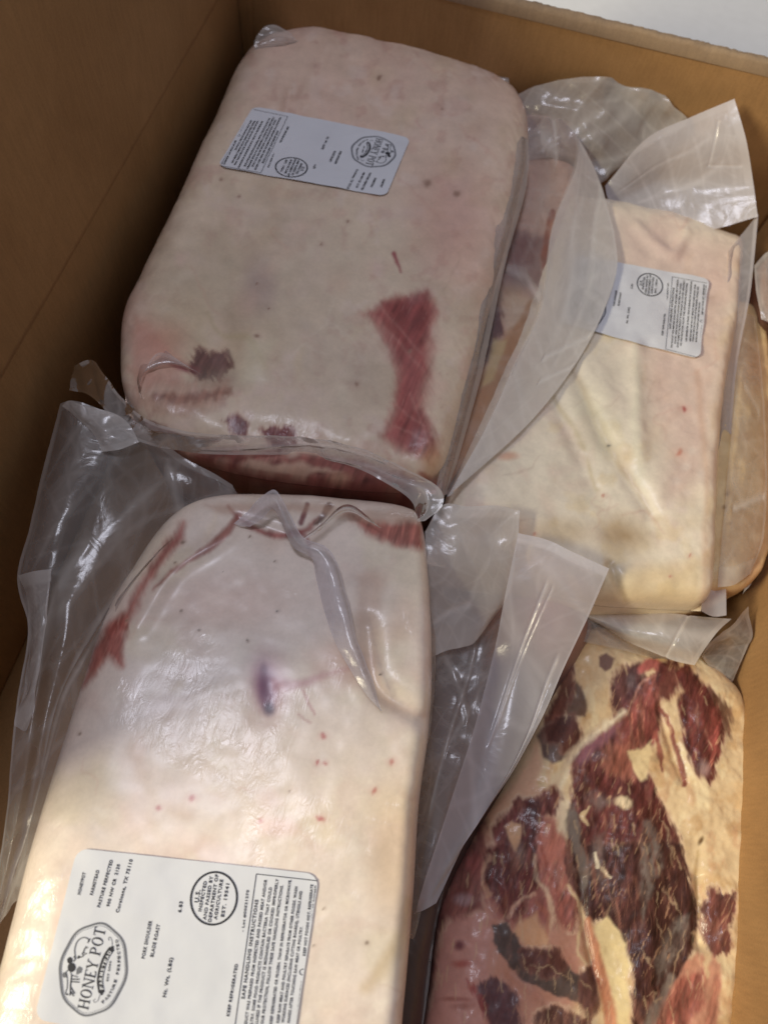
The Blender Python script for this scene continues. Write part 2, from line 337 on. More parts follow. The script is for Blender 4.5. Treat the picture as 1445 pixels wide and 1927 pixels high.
# ------------------------------------------------------------------ a cut of meat: a rounded slab with four sides
def slab(name, parent, back, right, front, left, hmid, rise, depth, rad, paint, mat, step=2.4, bumps=(), rough=(0.0016, 0.05), seed=0, tilt=None, base=(225, 205, 186), power=2.6, wrk=.6):
    """sides are silhouettes traced at height hmid; rise above it, depth below it; rad = (back, right, front, left) edge radii"""
    def wl(s, n): 
        p = spline(s, n); q = at(p[:, 0], p[:, 1], hmid); return q[:, :2], p
    pxw = np.ptp(np.array(list(back)+list(front))[:, 0]); pxh = np.ptp(np.array(list(left)+list(right))[:, 1])
    nu, nv = int(pxw/step)+2, int(pxh/step)+2
    cu = lambda n: 0.6*np.linspace(0, 1, n)+0.4*(0.5-0.5*np.cos(np.pi*np.linspace(0, 1, n)))
    u, v = cu(nu), cu(nv)
    def re(s, prm):
        q, _ = wl(s, 600); t = np.linspace(0, 1, 600); return np.stack([np.interp(prm, t, q[:, 0]), np.interp(prm, t, q[:, 1])], -1)
    B, Fr, Lf, Rg = re(back, u), re(front, u), re(left, v), re(right, v)
    U, V = np.meshgrid(u, v, indexing='ij'); U = U[..., None]; V = V[..., None]
    XY = (1-V)*B[:, None]+V*Fr[:, None]+(1-U)*Lf[None]+U*Rg[None] - ((1-U)*(1-V)*B[0]+U*(1-V)*B[-1]+(1-U)*V*Fr[0]+U*V*Fr[-1])
    Wd = np.linalg.norm(B[-1]-B[0])*.5+np.linalg.norm(Fr[-1]-Fr[0])*.5; Hd = np.linalg.norm(Lf[-1]-Lf[0])*.5+np.linalg.norm(Rg[-1]-Rg[0])*.5
    U = U[..., 0]; V = V[..., 0]
    rb, rr, rf, rl = rad
    tu = np.maximum(np.clip(1-U*Wd/rl, 0, 1), np.clip(1-(1-U)*Wd/rr, 0, 1)); tv = np.maximum(np.clip(1-V*Hd/rb, 0, 1), np.clip(1-(1-V)*Hd/rf, 0, 1))
    t = np.clip((tu**4+tv**4)**.25, 0, 1); prof = (1-t**power)**(1/power)
    x, y = XY[..., 0], XY[..., 1]
    relief = rough[0]*fbm(x/rough[1], y/rough[1], seed, 4)
    top0 = hmid+prof*rise
    cr, cm = crumple(x, y, .030, seed+3); cr2, _ = crumple(x, y, .011, seed+5)
    patch = sst(-.05, .35, fbm(x/.05, y/.05, seed+8, 2))
    tight = np.clip(sst(.1, .8, np.maximum(tu, tv))*.9+.45*patch*wrk+.5*cm*patch, 0, 1)
    relief = relief + (.0022*cr+.0008*cr2)*(sst(.05, .75, np.maximum(tu, tv))*.8+.22*patch)*wrk
    Pq = np.stack([x, y, top0], -1).reshape(-1, 3); px = pix(Pq).reshape(nu, nv, 2)
    for b in bumps:      # (points, width px, amplitude m)
        P_ = spline(b[0], 24) if len(b[0]) > 1 else np.array([b[0][0], b[0][0]])
        d = np.full((nu, nv), 1e9)
        for k in range(len(P_)-1):
            a, e = P_[k], P_[k+1]-P_[k]; q = px-a; tt = np.clip((q@e)/max(e@e, 1e-9), 0, 1); d = np.minimum(d, np.linalg.norm(q-tt[..., None]*e, axis=-1))
        relief = relief+b[2]*np.exp(-(d/b[1])**2)
    z = top0+relief*np.clip(prof*1.5, 0, 1)
    if tilt: z = z+tilt(x, y)*np.clip(prof*1.5, 0, 1)
    T = np.stack([x, y, z], -1).reshape(-1, 3)
    P = Paint(pix(T), base, seed); paint(P)
    k = 6; iu = np.unique(np.r_[np.arange(0, nu, k), nu-1]); iv = np.unique(np.r_[np.arange(0, nv, k), nv-1])
    bot = np.stack([x, y, hmid-prof*depth-.0005], -1)[np.ix_(iu, iv)].reshape(-1, 3)
    cb = P.C.reshape(nu, nv, 3)[np.ix_(iu, iv)].reshape(-1, 3); lb = P.lean.reshape(nu, nv)[np.ix_(iu, iv)].ravel()
    Fc = np.vstack([grid_faces(nu, nv)[:, ::-1], grid_faces(len(iu), len(iv), nu*nv)])
    o = mesh_obj(name, np.vstack([T, bot]), Fc, mat, parent, col=np.vstack([P.C, cb]), attrs={'lean': np.r_[P.lean, lb], 'tight': np.r_[tight.ravel(), np.zeros(len(bot))]})
    # a coarser copy of the top for laying labels on it
    bu = np.unique(np.r_[np.arange(0, nu, 3), nu-1]); bv = np.unique(np.r_[np.arange(0, nv, 3), nv-1])
    Tt = T.reshape(nu, nv, 3)[np.ix_(bu, bv)].reshape(-1, 3)
    tree = BVHTree.FromPolygons([tuple(p) for p in Tt.tolist()], grid_faces(len(bu), len(bv)).tolist())
    return o, tree

def drop(px, py, tree, off, hfall):
    """points on a surface under photograph pixels, lifted off it by off"""
    px = np.atleast_1d(px); py = np.atleast_1d(py); R_ = ray(px, py); out = np.empty((len(px), 3)); E_ = Vector(EYE)
    for k in range(len(px)):
        d = Vector(R_[k]).normalized(); h = tree.ray_cast(E_, d)
        if h[0] is None: out[k] = at(px[k], py[k], hfall)
        else:
            n = h[1]; n = n if n.z > 0 else -n; out[k] = h[0]+n*off
    return out

# ------------------------------------------------------------------ a sheet of film through rows of (px, py, height)
def sheet(name, parent, rows, nu=60, nv=60, wr=0.0018, wsc=0.03, milk=0.4, edge=(0.6, 0.6, 0.6, 0.6), ew=0.03, seed=0, mat=None, stretch=1.0, creases=(), mf=None):
    nu, nv = int(nu*1.4), int(nv*1.4)
    R_ = np.array([at(*(lambda s: (s[:, 0], s[:, 1], s[:, 2]))(spline(r, nu))) for r in rows])
    G = np.array([spline(R_[:, k], nv) for k in range(nu)])       # nu x nv x 3
    Nn = np.cross(np.gradient(G, axis=0), np.gradient(G, axis=1)); Nn /= np.maximum(np.linalg.norm(Nn, axis=-1, keepdims=True), 1e-9)
    x, y, z = G[..., 0], G[..., 1], G[..., 2]
    u = np.linspace(0, 1, nu)[:, None]*np.ones((1, nv)); v = np.ones((nu, 1))*np.linspace(0, 1, nv)
    n = fbm((x+0.3*z)/wsc, (y+z)/(wsc*stretch), seed, 3)+0.6*(1-2*np.abs(fbm((x-z)/wsc*0.8+9, (y+z)/(wsc*stretch), seed+5, 2)))
    c1, f1 = crumple(x+.4*z, (y+.6*z)/stretch, wsc*.9, seed+2); c2, f2 = crumple(x-.3*z, (y+.5*z)/stretch**.5, wsc*.4, seed+4)
    G = G+Nn*(wr*(.7*n+1.5*c1+.25*c2))[..., None]
    m = (np.full((nu, nv), milk) if mf is None else mf(u, v))+0.05*(np.abs(n)-0.4)+.10*f1+.07*f2
    for e, d in zip(edge, (u, 1-u, v, 1-v)):
        if e: m = np.maximum(m, milk+(e-milk)*sst(ew*1.15, ew*0.85, d))
    for (a, b, w, k) in creases:                                   # (uv start, uv end, width, extra milk, also a ridge)
        a = np.array(a); e = np.array(b)-a; q = np.stack([u, v], -1)-a; tt = np.clip((q@e)/(e@e), 0, 1)
        d = np.linalg.norm(q-tt[..., None]*e, axis=-1); f = np.exp(-(d/w)**2); m = m+k*f; G = G+Nn*(0.004*k*f)[..., None]
    return mesh_obj(name, G.reshape(-1, 3), grid_faces(nu, nv), mat or M_FILM, parent, attrs={'milk': np.clip(m, 0.03, 0.97).ravel()})

# ------------------------------------------------------------------ the printed label
def homog(src, dst):
    A = []
    for (x, y), (X, Y) in zip(src, dst):
        A.append([x, y, 1, 0, 0, 0, -X*x, -X*y, -X]); A.append([0, 0, 0, x, y, 1, -Y*x, -Y*y, -Y])
    return np.linalg.svd(np.array(A, float))[2][-1].reshape(3, 3)
def hmap(H, P):
    q = np.c_[P, np.ones(len(P))]@H.T; return q[:, :2]/q[:, 2:3]

Z4 = lambda x, y: (50+x/4.817, 1600+y/4.817)
Z5 = lambda x, y: (330+x/4.817, 1620+y/4.817)
LQ = [(66, 1917), (147, 1596), (601, 1645), (545, 2008)]           # label corners on the front pack: start of top line, end of top line, end of last line, start of last line
_glyph = {}
def glyphs(txt):
    if txt not in _glyph:
        c = bpy.data.curves.new('text', 'FONT'); c.body = txt; c.resolution_u = 2; c.space_character = 1.15; c.offset = 0.036
        o = bpy.data.objects.new('text', c); me = bpy.data.meshes.new_from_object(o)
        V = np.array([v.co[:2] for v in me.vertices]); Fs = [tuple(p.vertices) for p in me.polygons]
        bpy.data.objects.remove(o); bpy.data.curves.remove(c); bpy.data.meshes.remove(me)
        _glyph[txt] = (V, Fs)
    return _glyph[txt]

class Print:
    def __init__(s): s.V = []; s.F = []; s.n = 0
    def add(s, V, Fs):
        V = np.asarray(V, float); s.V.append(V); s.F += [tuple(i+s.n for i in f) for f in Fs]; s.n += len(V)
    def text(s, txt, a, b, h):
        V, Fs = glyphs(txt); V = V.copy(); x0, x1 = V[:, 0].min(), V[:, 0].max(); a = np.array(a, float); b = np.array(b, float); d = b-a
        un = np.array([d[1], -d[0]])/np.linalg.norm(d)
        s.add(a+d*((V[:, 0]-x0)/(x1-x0))[:, None]+un*(V[:, 1]/0.73*h)[:, None], Fs)
    def line(s, pts, w, closed=False, sp=0):
        P = np.asarray(pts, float)
        if sp: P = spline(P, sp)
        elif len(P) == 2: P = P[0]+(P[1]-P[0])*np.linspace(0, 1, max(2, int(np.linalg.norm(P[1]-P[0])/3)))[:, None]
        if closed: P = np.vstack([P, P[:1]])
        T = np.gradient(P, axis=0); T /= np.maximum(np.linalg.norm(T, axis=1, keepdims=True), 1e-9); Nn = np.stack([-T[:, 1], T[:, 0]], -1)
        ww = np.interp(np.linspace(0, 1, len(P)), np.linspace(0, 1, len(np.atleast_1d(w))), np.atleast_1d(w))[:, None] if np.ndim(w) else w
        n = len(P); V = np.vstack([P+Nn*ww/2, P-Nn*ww/2]); s.add(V, [(i, i+1, n+i+1, n+i) for i in range(n-1)])
    def fill(s, pts):
        P = np.asarray(pts, float); c = P.mean(0); n = len(P); s.add(np.vstack([P, c]), [(i, (i+1) % n, n) for i in range(n)])

SER = {  # slab-serif capitals from strokes: ((x0,y0),(x1,y1),width) in a unit-high box; advance
 'H': ([((.18, 0), (.18, 1), .15), ((.72, 0), (.72, 1), .15), ((.18, .5), (.72, .5), .07)], [(.18, 0), (.18, 1), (.72, 0), (.72, 1)], .92),
 'N': ([((.16, 0), (.16, 1), .08), ((.76, 0), (.76, 1), .08), ((.16, 1), (.76, 0), .16)], [(.16, 0), (.14, 1), (.76, 1)], .94),
 'E': ([((.18, 0), (.18, 1), .15), ((.1, .03), (.62, .03), .07), ((.1, .97), (.62, .97), .07), ((.18, .5), (.48, .5), .06), ((.6, 0), (.6, .2), .06), ((.6, .8), (.6, 1), .06)], [(.18, 0), (.18, 1)], .74),
 'Y': ([((.4, 0), (.4, .48), .15), ((.1, 1), (.4, .45), .15), ((.7, 1), (.4, .45), .08)], [(.4, 0), (.1, 1), (.7, 1)], .8),
 'P': ([((.18, 0), (.18, 1), .15)], [(.18, 0), (.18, 1)], .76),
 'T': ([((.4, 0), (.4, 1), .15), ((.05, .97), (.75, .97), .07), ((.07, .78), (.07, 1), .06), ((.73, .78), (.73, 1), .06)], [(.4, 0)], .82),
 'O': ([], [], .9), ' ': ([], [], .42)}
def serif_word(pr, word, a, b, h):
    tot = sum(SER[c][2] for c in word); a = np.array(a, float); d = (np.array(b, float)-a)/tot; un = np.array([d[1], -d[0]])/np.linalg.norm(d)*h; x = 0
    m = lambda p: a+d*(x+p[0])+un*p[1]
    for c in word:
        st, sf, adv = SER[c]; wpx = np.linalg.norm(d)
        for p, q, w in st:
            pr.line([m(p), m(q)], w*(wpx if abs(p[0]-q[0]) < .5 else h))
        for p in sf: 
            y = .03 if p[1] == 0 else .97
            pr.line([m((p[0]-.17, y)), m((p[0]+.17, y))], .055*h)
        th = np.linspace(0, 2*np.pi, 33)
        if c == 'O':
            o = [m((.44+.38*math.cos(k), .5+.52*math.sin(k))) for k in th]; i = [m((.44+.22*math.cos(k), .5+.45*math.sin(k))) for k in th]
            pr.add(o+i, [(k, k+1, 34+k, 33+k) for k in range(32)])
        if c == 'P':
            th = np.linspace(-np.pi/2, np.pi/2, 17); o = [m((.3+.38*math.cos(k), .72+.28*math.sin(k))) for k in th]; i = [m((.3+.22*math.cos(k), .72+.22*math.sin(k))) for k in th]
            pr.add(o+i, [(k, k+1, 18+k, 17+k) for k in range(16)])
            for y in (.47, .97): pr.line([m((.18, y)), m((.32, y))], .06*h)
        x += adv

def make_print():
    k, g, w = Print(), Print(), Print()                            # black ink, grey ink, white lettering on the black ribbon
    for t, a, b, h in [('HONEYPOT', (490, 405), (540, 205), 29), ('FARMSTEAD', (603, 410), (662, 182), 29), ('PASTURE PERFECTED', (668, 520), (785, 90), 29),
                       ('900 NW CR  2120', (752, 515), (850, 130), 29), ('Corsicana, TX 75110', (838, 570), (965, 85), 31), ('PORK SHOULDER', (1072, 985), (1140, 640), 31),
                       ('BLADE ROAST', (1150, 970), (1212, 675), 31), ('Nt. Wt. (LBS)', (1262, 1335), (1328, 975), 31), ('6.83', (1402, 567), (1418, 465), 31)]:
        k.text(t, Z4(*a), Z4(*b), h/4.817)
    th = np.linspace(0, 2*np.pi, 73); dx, dy = .18, -.98
    k.line([Z5(351+208*math.cos(a)+22*math.sin(-a)*.6, 340+238*math.sin(a)) for a in th], 3.9)
    for t, a, b, h in [('U.S.', (212, 380), (228, 265), 40), ('INSPECTED', (236, 462), (288, 185), 30), ('AND PASSED BY', (278, 538), (342, 140), 30), ('DEPARTMENT OF', (325, 556), (392, 125), 30),
                       ('AGRICULTURE', (377, 535), (434, 170), 30), ('EST. 19541', (441, 510), (490, 208), 30), ('- Lot #00521270', (620, 645), (668, 265), 23), ('KEEP REFRIGERATED', (490, 1410), (568, 935), 28),
                       ('SAFE HANDLING INSTRUCTIONS', (628, 1255), (753, 352), 31), ('THIS PRODUCT WAS PREPARED FROM INSPECTED AND PASSED MEAT AND/OR', (625, 1660), (832, 170), 27),
                       ('POULTRY. SOME FOOD PRODUCTS CONTAIN BACTERIA THAT COULD', (690, 1560), (876, 240), 27), ('CAUSE ILLNESS IF THE PRODUCT IS MISHANDLED OR COOKED IMPROPERLY', (724, 1640), (936, 165), 27),
                       ('FOR YOUR PROTECTION, FOLLOW THESE SAFE HANDLING INSTRUCTIONS.', (782, 1590), (978, 220), 27)]:
        k.text(t, Z5(*a), Z5(*b), h/4.817)
    for t, a, b, h in [('KEEP REFRIGERATED OR FROZEN. THAW IN REFRIGERATOR OR MICROWAVE.', (876, 1480), (1052, 170), 26), ('KEEP RAW MEAT AND POULTRY SEPARATE FROM OTHER FOODS. WASH', (940, 1470), (1108, 235), 26),
                       ('WORKING SURFACES (INCLUDING CUTTING BOARDS), UTENSILS AND', (985, 1470), (1150, 275), 26), ('HANDS AFTER TOUCHING RAW MEAT OR POULTRY.', (1036, 1470), (1155, 595), 26),
                       ('COOK THOROUGHLY.', (1118, 1440), (1165, 1085), 27), ('KEEP HOT FOODS HOT. REFRIGERATE', (1178, 862), (1250, 215), 25), ('LEFTOVERS IMMEDIATELY OR DISCARD.', (1220, 866), (1288, 215), 25)]:
        k.text(t, Z5(*a), Z5(*b), h/4.817)
    k.line([Z5(1289, 181), Z5(735, 119)], 1.5); k.line([Z5(735, 119), Z5(512, 1700)], 1.5); k.line([Z5(512, 1700), Z5(1050, 1800)], 1.5)
    k.line([Z5(1155+28*math.cos(a), 1008+26*math.sin(a)) for a in th], 1.6); k.line([Z5(1170, 985), Z5(1203, 897)], 2.2)
    # emblem: scalloped ring, name, ribbon, farm animals
    ex, ey = np.array([.2, -.98]), np.array([.98, .2])             # along the reading direction, and down the label
    ring = lambda s, n=145: [Z4(*(np.array([608, 1080])+ex*(418*s*math.cos(a)*(1+.016*math.cos(8*a)))+ey*(298*s*math.sin(a)*(1+.016*math.cos(8*a))))) for a in np.linspace(0, 2*np.pi, n)]
    g.line(ring(1.0), 4.0); g.line(ring(.945), .7)
    serif_word(k, 'HONEY POT', Z4(560, 1452), Z4(722, 706), 20.5)
    rb = spline([(682, 1290), (668, 1180), (690, 1060), (728, 960), (776, 890)], 24); k.line([Z4(*p) for p in rb], 11.5)
    for e in ((0, 1), (-1, -2)):
        d = rb[e[0]]-rb[e[1]]; d /= np.linalg.norm(d); k.line([Z4(*rb[e[0]]), Z4(*(rb[e[0]]+d*26))], [9, 1])
    g.line([Z4(*p) for p in [(668, 1310), (650, 1360), (622, 1380), (610, 1360), (628, 1348)]], 1.2, sp=20); g.line([Z4(*p) for p in [(776, 885), (778, 830), (764, 790), (745, 795), (752, 820)]], 1.2, sp=20)
    def along(pr, word, path, h):
        P = spline(path, 200); L = np.linspace(0, 199, len(word)+1)
        for c, i in zip(word, range(len(word))):
            if c != ' ': pr.text(c, Z4(*P[int(L[i]+199/len(word)*.12)]), Z4(*P[int(L[i]+199/len(word)*.88)]), h)
    along(w, 'FARMSTEAD', [(700, 1262), (690, 1170), (712, 1066), (748, 974), (778, 916)], 6.2)
    k.text('EST 2009', Z4(742, 1188), Z4(772, 1005), 3.6)
    along(k, 'PASTURE PERFECTED', [(694, 1392), (768, 1310), (818, 1190), (848, 1060), (850, 930), (828, 800)], 5.2)
    # cow outline, dark hen, pig outline
    k.line([Z4(*p) for p in [(372, 1312), (358, 1290), (372, 1240), (372, 1160), (362, 1110), (376, 1090), (402, 1096), (412, 1130), (470, 1150)]], 1.5, sp=40)
    for l in ([(398, 1318), (402, 1230), (404, 1200)], [(432, 1322), (404, 1280)], [(440, 1300), (402, 1236)], [(484, 1170), (410, 1168)], [(482, 1196), (410, 1190)], [(400, 1230), (412, 1130)], [(356, 1300), (384, 1308)]): k.line([Z4(*p) for p in l], 2.2)
    g.fill([Z4(350+22*math.cos(a), 1130+26*math.sin(a)) for a in th[:-1:3]])
    k.fill([Z4(412+36*math.cos(a), 1062+42*math.sin(a)) for a in th[:-1:3]]); k.fill([Z4(396+24*math.cos(a), 998+30*math.sin(a)) for a in th[:-1:3]])
    k.line([Z4(*p) for p in [(430, 1010), (446, 985), (432, 960)]], 2.2); k.fill([Z4(476+12*math.cos(a), 968+14*math.sin(a)) for a in th[:-1:3]])
    g.line([Z4(*p) for p in [(446, 980), (440, 900), (462, 830), (510, 792), (556, 800), (570, 830)]], 2.4, sp=40)
    for l in ([(545, 870), (520, 900), (560, 880)], [(512, 952), (552, 935), (520, 930)], [(530, 900), (505, 945)], [(580, 800), (556, 840)], [(460, 980), (520, 960)]): k.line([Z4(*p) for p in l], 1.9)
    for l in ([(455, 1130), (500, 1110), (510, 1070), (480, 1050), (455, 1080)],): g.fill([Z4(*p) for p in l])
    return k, g, w
PK, PG, PW = make_print()

def label_on(parent, quad, tree, hfall, flip=1, nu=64, nv=90, lift=0.0005, wrinkle=0.00025, seed=0):
    H0 = homog(LQ, [(0, 0), (1, 0), (1, 1), (0, 1)]); H1 = homog([(0, 0), (1, 0), (1, 1), (0, 1)], quad)
    s, t = np.meshgrid(np.linspace(0, 1, nu), np.linspace(0, 1, nv), indexing='ij'); S = np.stack([s.ravel(), t.ravel()], -1).copy()
    rs, rt_ = 0.075, 0.05                                            # rounded corners
    cx = np.clip(S[:, 0], rs, 1-rs); cy = np.clip(S[:, 1], rt_, 1-rt_); q = np.stack([(S[:, 0]-cx)/rs, (S[:, 1]-cy)/rt_], -1); l = np.linalg.norm(q, axis=1); m = l > 1
    S[m, 0] = cx[m]+q[m, 0]/l[m]*rs; S[m, 1] = cy[m]+q[m, 1]/l[m]*rt_
    P = hmap(H1, S); V = drop(P[:, 0], P[:, 1], tree, lift, hfall)
    V[:, 2] += wrinkle*(fbm(S[:, 0]*3+S[:, 1]*2, S[:, 1]*4-S[:, 0]*2, seed, 3)+1)
    lc, _ = crumple(S[:, 0]*1.2, S[:, 1]*1.6, .38, seed+3); V[:, 2] += wrinkle*2.2*(lc+.5)
    Fg = grid_faces(nu, nv)
    lab = mesh_obj('printed_label', V, Fg, M_PAPER, parent)
    lt = BVHTree.FromPolygons([tuple(p) for p in V.tolist()], Fg.tolist())
    for pr, mt, nm, of in ((PK, M_INK, 'lettering', .00022), (PG, M_INK2, 'emblem', .00018), (PW, M_PAPER, 'ribbon_lettering', .00034)):
        Q = hmap(H0, np.vstack(pr.V)); Q = np.clip(Q, 0.004, 0.996); Q = hmap(H1, Q); X = drop(Q[:, 0], Q[:, 1], lt, of, hfall)
        mesh_obj(nm, X, pr.F, mt, lab, smooth=False)
    return lab

# ------------------------------------------------------------------ the floor behind the box, the box
X0, X1, Y0, Y1 = -0.267, 0.276, -0.30, 0.664
HB, HS = 0.222, 0.197                                               # top of the back panel, score line of the side panel
V, Fc = box_mesh(-4, 4, -3, 6, -0.06, -0.008)
fl = mesh_obj('floor', V, Fc, M_WHITE, smooth=False); fl['kind'] = 'structure'; fl['label'] = 'smooth white floor beyond the back of the box'

box = thing('cardboard_box', 'open brown cardboard box holding all the meat packs', 'box', (0, 0.18, 0))
def panel(name, V, Fc, mat=M_CARD, par=box, **k): return mesh_obj(name, V, Fc, mat, par, smooth=False, **k)
panel('base_panel', *box_mesh(X0-.007, X1+.007, Y0-.007, Y1+.010, -0.007, 0.0))
def wall_sheet(name, axis, c, a0, a1, z0, z1, th, score=(), n=(120, 60), wob=0.0012, seed=0):
    """an inner face with slight waviness and pressed score lines, and a flat outer face"""
    a = np.linspace(a0, a1, n[0]); zs = np.unique(np.r_[np.linspace(z0, z1, n[1]), np.array([s+d for s in score for d in (-.004, -.002, -.0008, 0, .0008, .002, .004)])])
    A, Z = np.meshgrid(a, zs, indexing='ij')
    d = wob*fbm(A/.12, Z/.10, seed, 3)
    for s_ in score: d = d-0.0016*np.exp(-((Z-s_)/.0018)**2)
    sg = 1 if th > 0 else -1
    inn = np.stack([c+sg*0*A-sg*0+(-sg)*d*-1, A, Z], -1) if axis == 'x' else np.stack([A, c+d, Z], -1)
    out = np.stack([np.full_like(A, c+th), A, Z], -1) if axis == 'x' else np.stack([A, np.full_like(A, c+th), Z], -1)
    na, nz = A.shape; Vv = np.vstack([inn.reshape(-1, 3), out.reshape(-1, 3)]); Fg = [grid_faces(na, nz), grid_faces(na, nz, na*nz)[:, ::-1]]
    idx = np.arange(na*nz).reshape(na, nz)
    for e in (idx[0], idx[-1], idx[:, 0], idx[:, -1]): Fg.append(np.stack([e[:-1], e[1:], e[1:]+na*nz, e[:-1]+na*nz], -1))
    return panel(name, Vv, np.vstack(Fg))
wall_sheet('side_panel', 'x', X0, Y0-.006, Y1+.010, 0.0005, HS-.0001, -0.006, seed=1)
wall_sheet('top_flap', 'x', X0+.0012, -0.09, Y1+.008, HS+.0001, 0.43, -0.006, seed=7)
wall_sheet('side_panel', 'x', X1, Y0-.006, Y1+.010, 0.0005, HB, 0.006, seed=2)
wall_sheet('end_panel', 'y', Y1, X0+.0005, X1-.0005, 0.0005, HB-.0015, 0.0062, seed=3, wob=.0015)
wall_sheet('end_panel', 'y', Y0, X0+.0005, X1-.0005, 0.0005, 0.19, -0.006, seed=4)
# the glued corner strip
V, Fc = box_mesh(X0+.0005, X0+.0125, Y1-.0028, Y1+.0008, 0.0006, HB+.0015); panel('glue_tab', V, Fc)
# cut edge of the back panel: ragged paper liner over the fluted core
n = 420; xs = np.linspace(X0+.014, X1-.001, n); V = []; rg = 0.0016*fbm(xs/.012, xs*0, 5, 4)+0.0011*fbm(xs/.05, xs*0+3, 8, 2)
prof = [(-.0012, -.010), (-.0016, -.001), (0.0004, .0022), (.003, .0014), (.005, .0016), (.0066, .0010), (.0076, -.006)]
for k, (dy, dz) in enumerate(prof):
    jit = rg if k in (1, 2) else 0.0009*fbm(xs/.004, xs*0+k, 20+k, 3)
    V.append(np.stack([xs, Y1+dy+0.4*jit*(k in (3, 4)), HB+dz+jit*(0 if k in (0, 6) else 1)], -1))
G = np.array(V).reshape(-1, 3); panel('cut_edge', G, grid_faces(len(prof), n), M_RIM)

# ------------------------------------------------------------------ the packs
GRP = 'vacuum packed cuts of pork in the box'
A_ = lambda L: [(900+x/2.89, 1170+y/2.89) for x, y in L]
B_ = lambda L: [(780+x/2.408, 1527+y/2.408) for x, y in L]
RED, DRK, FATC = (150, 66, 64), (104, 50, 50), (226, 206, 168)

# 1 --- front left pack: large fat cap with the big label
p1 = thing('vacuum_pack', 'vacuum packed pork cut with purple bruise on pale fat and large clear label', 'meat pack', (-0.05, 0.06, 0.02), GRP)
def paint1(P):
    P.mottle((236, 212, 202), 170, .0, .5, .7, 3); P.mottle((230, 216, 190), 150, .05, .5, .5, 9); P.mottle((226, 202, 190), 60, .1, .6, .4, 14); P.mottle((242, 230, 216), 45, .2, .6, .5, 19)
    P.fatgrain(7, 60)
    P.grow = 3; P.fringe = 1.5
    P.poly([(345, 985), (305, 1035), (268, 1095), (236, 1150), (205, 1185), (232, 1178), (262, 1120), (300, 1062), (340, 1015)], (158, 84, 78), 9, 9, 20, .85, .7)
    P.poly([(205, 1180), (234, 1160), (230, 1252), (205, 1232), (186, 1252), (160, 1290), (178, 1225)], (164, 90, 82), 8, 9, 18, .88, .8)
    P.stroke([(450, 965), (425, 1003), (380, 1040), (325, 1075), (290, 1110)], [10, 16, 12, 8, 4], (158, 92, 84), 5, 5, 14, .85, .5)
    P.stroke([(430, 955), (470, 990), (520, 1008), (570, 1000), (600, 975)], [6, 12, 12, 12, 6], (160, 84, 80), 6, 7, 14, .85, .5)
    P.stroke([(545, 1000), (575, 1010), (585, 1045)], [12, 8, 2], (150, 70, 76), 4, 4, 10, .7)
    P.stroke([(578, 950), (566, 985)], 9, (120, 50, 55), 3, 3, 10, .9); P.stroke([(620, 955), (596, 985)], [16, 8], (96, 58, 46), 4, 4, 10, .9)
    P.poly([(655, 965), (700, 985), (792, 985), (792, 1030), (745, 1022), (690, 1000)], (162, 86, 76), 8, 8, 16, .88, .8)
    P.poly([(385, 950), (560, 945), (780, 965), (790, 985), (700, 985), (560, 962), (420, 968)], (196, 160, 140), 8, 6, 20, .6)
    P.marble((214, 160, 146), .5, 11, 4, 3, .45, .8); P.marble((126, 62, 60), .4, 22, 14, 2, .2, .8)
    P.grow = 0
    P.blob((505, 1288), 44, 84, (206, 160, 172), .75, -.1, 4, 30, 0); P.blob((500, 1292), 25, 56, (158, 110, 136), .95, -.12, 3, 20); P.blob((500, 1300), 15, 44, (122, 82, 108), .8, -.1, 3, 14); P.blob((507, 1334), 14, 16, (84, 74, 92), .85, 0, 2, 8); P.blob((494, 1262), 9, 14, (110, 76, 100), .5)
    P.stroke([(520, 1290), (570, 1285), (620, 1268), (660, 1255)], [22, 16, 12, 5], (196, 140, 150), 8, 8, 16, .6); P.stroke([(570, 1300), (592, 1345)], 4, (190, 130, 130), 3, 3, 8, .7); P.stroke([(560, 1345), (585, 1360)], 4, (190, 140, 136), 3, 3, 8, .6)
    P.stroke([(700, 1100), (690, 1180), (700, 1280), (740, 1330), (800, 1345)], [50, 40, 30, 24, 10], (196, 156, 132), 14, 10, 30, .45)
    P.blob((640, 1255), 60, 50, (206, 160, 144), .5); P.blob((760, 1160), 30, 60, (222, 190, 170), .4); P.blob((420, 1130), 160, 70, (226, 190, 176), .45)
    P.specks([(597, 1436, 5), (613, 1436, 5), (737, 1434, 7), (704, 1488, 7), (299, 1521, 6), (361, 1502, 8), (608, 1385, 7), (603, 1540, 8), (490, 1545, 5)], (190, 104, 98), .8)
    P.specks([(420, 1076), (375, 1186, 4), (344, 1020, 5), (330, 1060, 3), (518, 1056, 3), (466, 1206, 3), (240, 1168, 3), (470, 1010, 3), (545, 1490, 3), (690, 1775, 5), (590, 1780, 3), (340, 1150, 4), (150, 1380, 4), (610, 1710, 3)], (130, 108, 90), .65)
    P.specks([(522, 1150, 3), (715, 1269, 2.5), (466, 1206, 2)], (50, 44, 40))
    P.blob((505, 1505), 30, 26, (240, 214, 206), .6); P.blob((740, 1600), 60, 160, (220, 184, 140), .5); P.blob((520, 1555), 50, 24, (214, 160, 150), .35)
    P.stroke([(690, 1860), (740, 1790), (770, 1700)], 22, (196, 168, 124), 12, 8, 30, .5)
